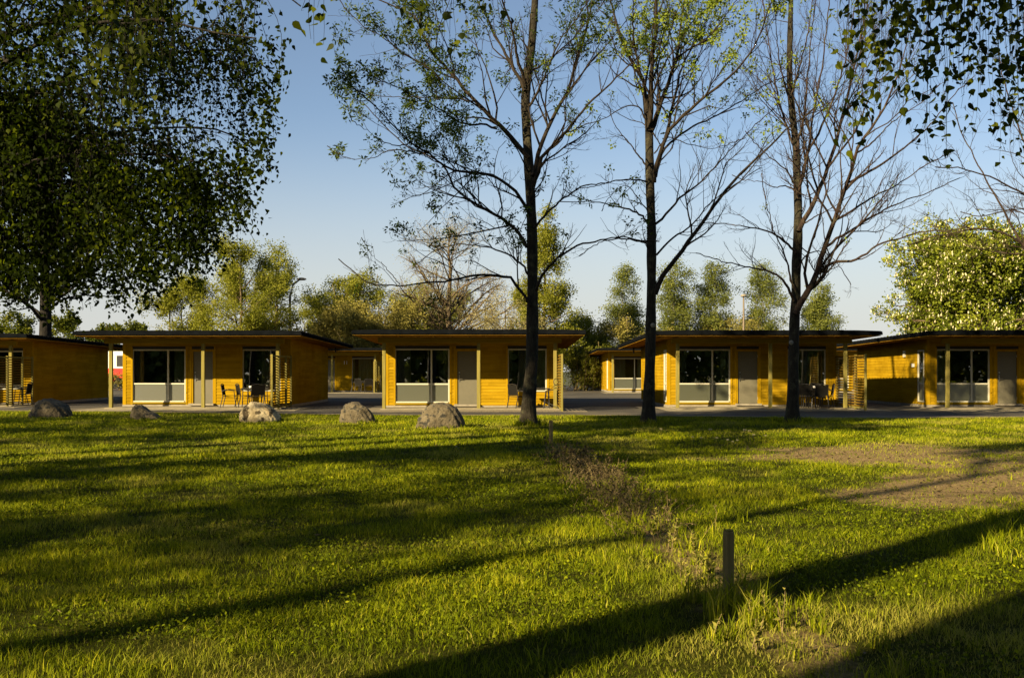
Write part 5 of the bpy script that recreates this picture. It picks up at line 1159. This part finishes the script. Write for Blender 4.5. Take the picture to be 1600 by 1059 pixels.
# upright leafy weeds one can tell apart
M['L_weed'] = leaf_mat('yellow green weed leaves', [(0,(.08,.095,.012)),(.6,(.18,.18,.025)),(1,(.30,.25,.06))], .35)
def weed(px, ytop, ybase, lab, lf=26, br=3, seed=0, ll=.04, lm='L_weed', grp='upright leafy weeds in the strip between the stakes'):
    global rng; rng = np.random.default_rng(seed); X, Y = G(px, ybase); h = (ybase-ytop)*Y/F; o = thing('weed', lab, 'weed', (X,Y,hgt(X,Y)-.01), group=grp)
    P = np.zeros((br,8,3)); d = nrm(rng.normal(size=(br,3))*.10+[0,0,1]); hh = h*np.r_[1, rng.uniform(.55,.95,max(br-1,0))][:br]; P[:,0,:2] = rng.normal(size=(br,2))*.015
    for i in range(1,8): d = nrm(d+rng.normal(size=(br,3))*.06+[0,0,.04]); P[:,i] = P[:,i-1]+d*(hh/7)[:,None]
    Rr = np.tile(np.linspace(.0035,.0015,8),(br,1)); V,Q = join_tubes([(P,Rr,5)]); np_mesh('stem',V,Q,M['brown_twig'],o)
    n = lf*br; b = np.repeat(np.arange(br),lf); s = .3+.7*rng.random(n)**.8; p,t,_ = at_param(P,Rr,b,s); a = rng.uniform(0,6.28,n); D = nrm(np.stack([np.cos(a),np.sin(a),rng.uniform(.1,1.1,n)],1))
    V,Fq = leaf_ovals(p,D,ll*(1.3-.7*s)*rng.uniform(.7,1.3,n),ll*.5*(1.3-.7*s)); np_mesh('foliage',V,Fq,M[lm],o,attrs={'rnd':np.repeat(rng.random(n),8)})
for i,(px,yt,yb,lab,lf,br) in enumerate([
 (1022,795,850,'tall yellowish weed at the near end of the dry twig tangle',30,2),(1047,812,868,'tall yellowish weed just right of another, before the near stake',34,2),(1088,835,912,'tallest yellow weed left of the near stake',40,3),
 (1106,868,930,'short leafy weed between the tallest weed and the near stake',26,2),(884,697,722,'left one of the pale weeds behind the far end of the strip',30,3),(905,694,724,'right one of the pale weeds near the far stake',30,3),
 (928,712,738,'small pale weed at the far end of the dry tangle',22,2),(1166,925,985,'thin sparse weed just right of the near stake',9,1),(1196,928,985,'weed with paired round leaves right of the near stake',12,2),
 (1222,920,995,'upright weed farthest right of the near stake',11,2),(1112,960,1010,'bent dry weed stalk below the near stake',6,1),(1182,968,1030,'slim leafy weed in the bare soil at the bottom edge',14,3),(1238,975,1040,'leafy weed stem above the bottom edge, right of the bare soil',14,2),(1150,905,962,'slim weed touching the right side of the near stake',16,2),(1068,868,925,'small yellow weed two steps left of the near stake',24,2),(965,745,775,'small brown weed half way along the strip',20,2),(1000,770,808,'small brown weed in the near half of the strip',20,2)]):
    weed(px,yt,yb,lab,lf,br,600+i)
# dandelion clocks
rng = np.random.default_rng(888)
dd = thing('dandelion_clock','dandelion clock','dandelion', group='dandelion clocks in the lawn'); P = np.array([[(0,0,0),(.004,0,.5),(-.003,.003,.85),(0,0,1.0)]]); V,Q = join_tubes([(P,np.full((1,4),.006),4)]); np_mesh('stem',V,Q,M['L_weed'],dd,attrs={'rnd':np.full(len(V),.9)})
B = np.zeros((70,3)); D = nrm(rng.normal(size=(70,3))); V,Fq = leaf_quads(np.array([[0,0,1.0]])+B,D,.095,.03); np_mesh('seed_head',V,Fq,M['L_flower'],dd,attrs={'rnd':np.repeat(rng.random(70),4)})
spots = [(1080,683,699),(1096,684,699),(1110,672,692),(1118,684,701),(1137,687,703),(1145,690,704),(1153,688,703),(1163,673,695),(1172,674,696),(1180,680,697),(1196,682,696),(1033,672,688),(1008,688,700),(712,700,712),(957,690,701)]
where = ['leftmost of the row beyond the bare patch','second from the left in the row beyond the bare patch','tall one third from the left, in the shade edge','fourth from the left before the shade edge','fifth from the left in the row','sixth from the left in the row','seventh from the left, just left of a tall pair','left one of the tall pair near the right trunk','right one of the tall pair near the right trunk','short one right of the tall pair','rightmost one, below the right trunk','one alone below the gap between the middle and right trunks','one just below the foot of the middle trunk','one alone below the largest boulder','one alone between the far stake and the middle trunk']
for i,(px,yt,yb) in enumerate(spots):
    o = dd if i == 0 else copy_tree(dd); X,Y = G(px,yb); h = (yb-yt)*Y/F; o.location = (X,Y,hgt(X,Y)); s = h; o.scale = (s*1.8,s*1.8,s); o.rotation_euler = (R_(rng.normal()*4),R_(rng.normal()*4),rng.uniform(0,6)); tag(o,'white dandelion clock, '+where[i],'dandelion')
print('objects', len(sc.objects))
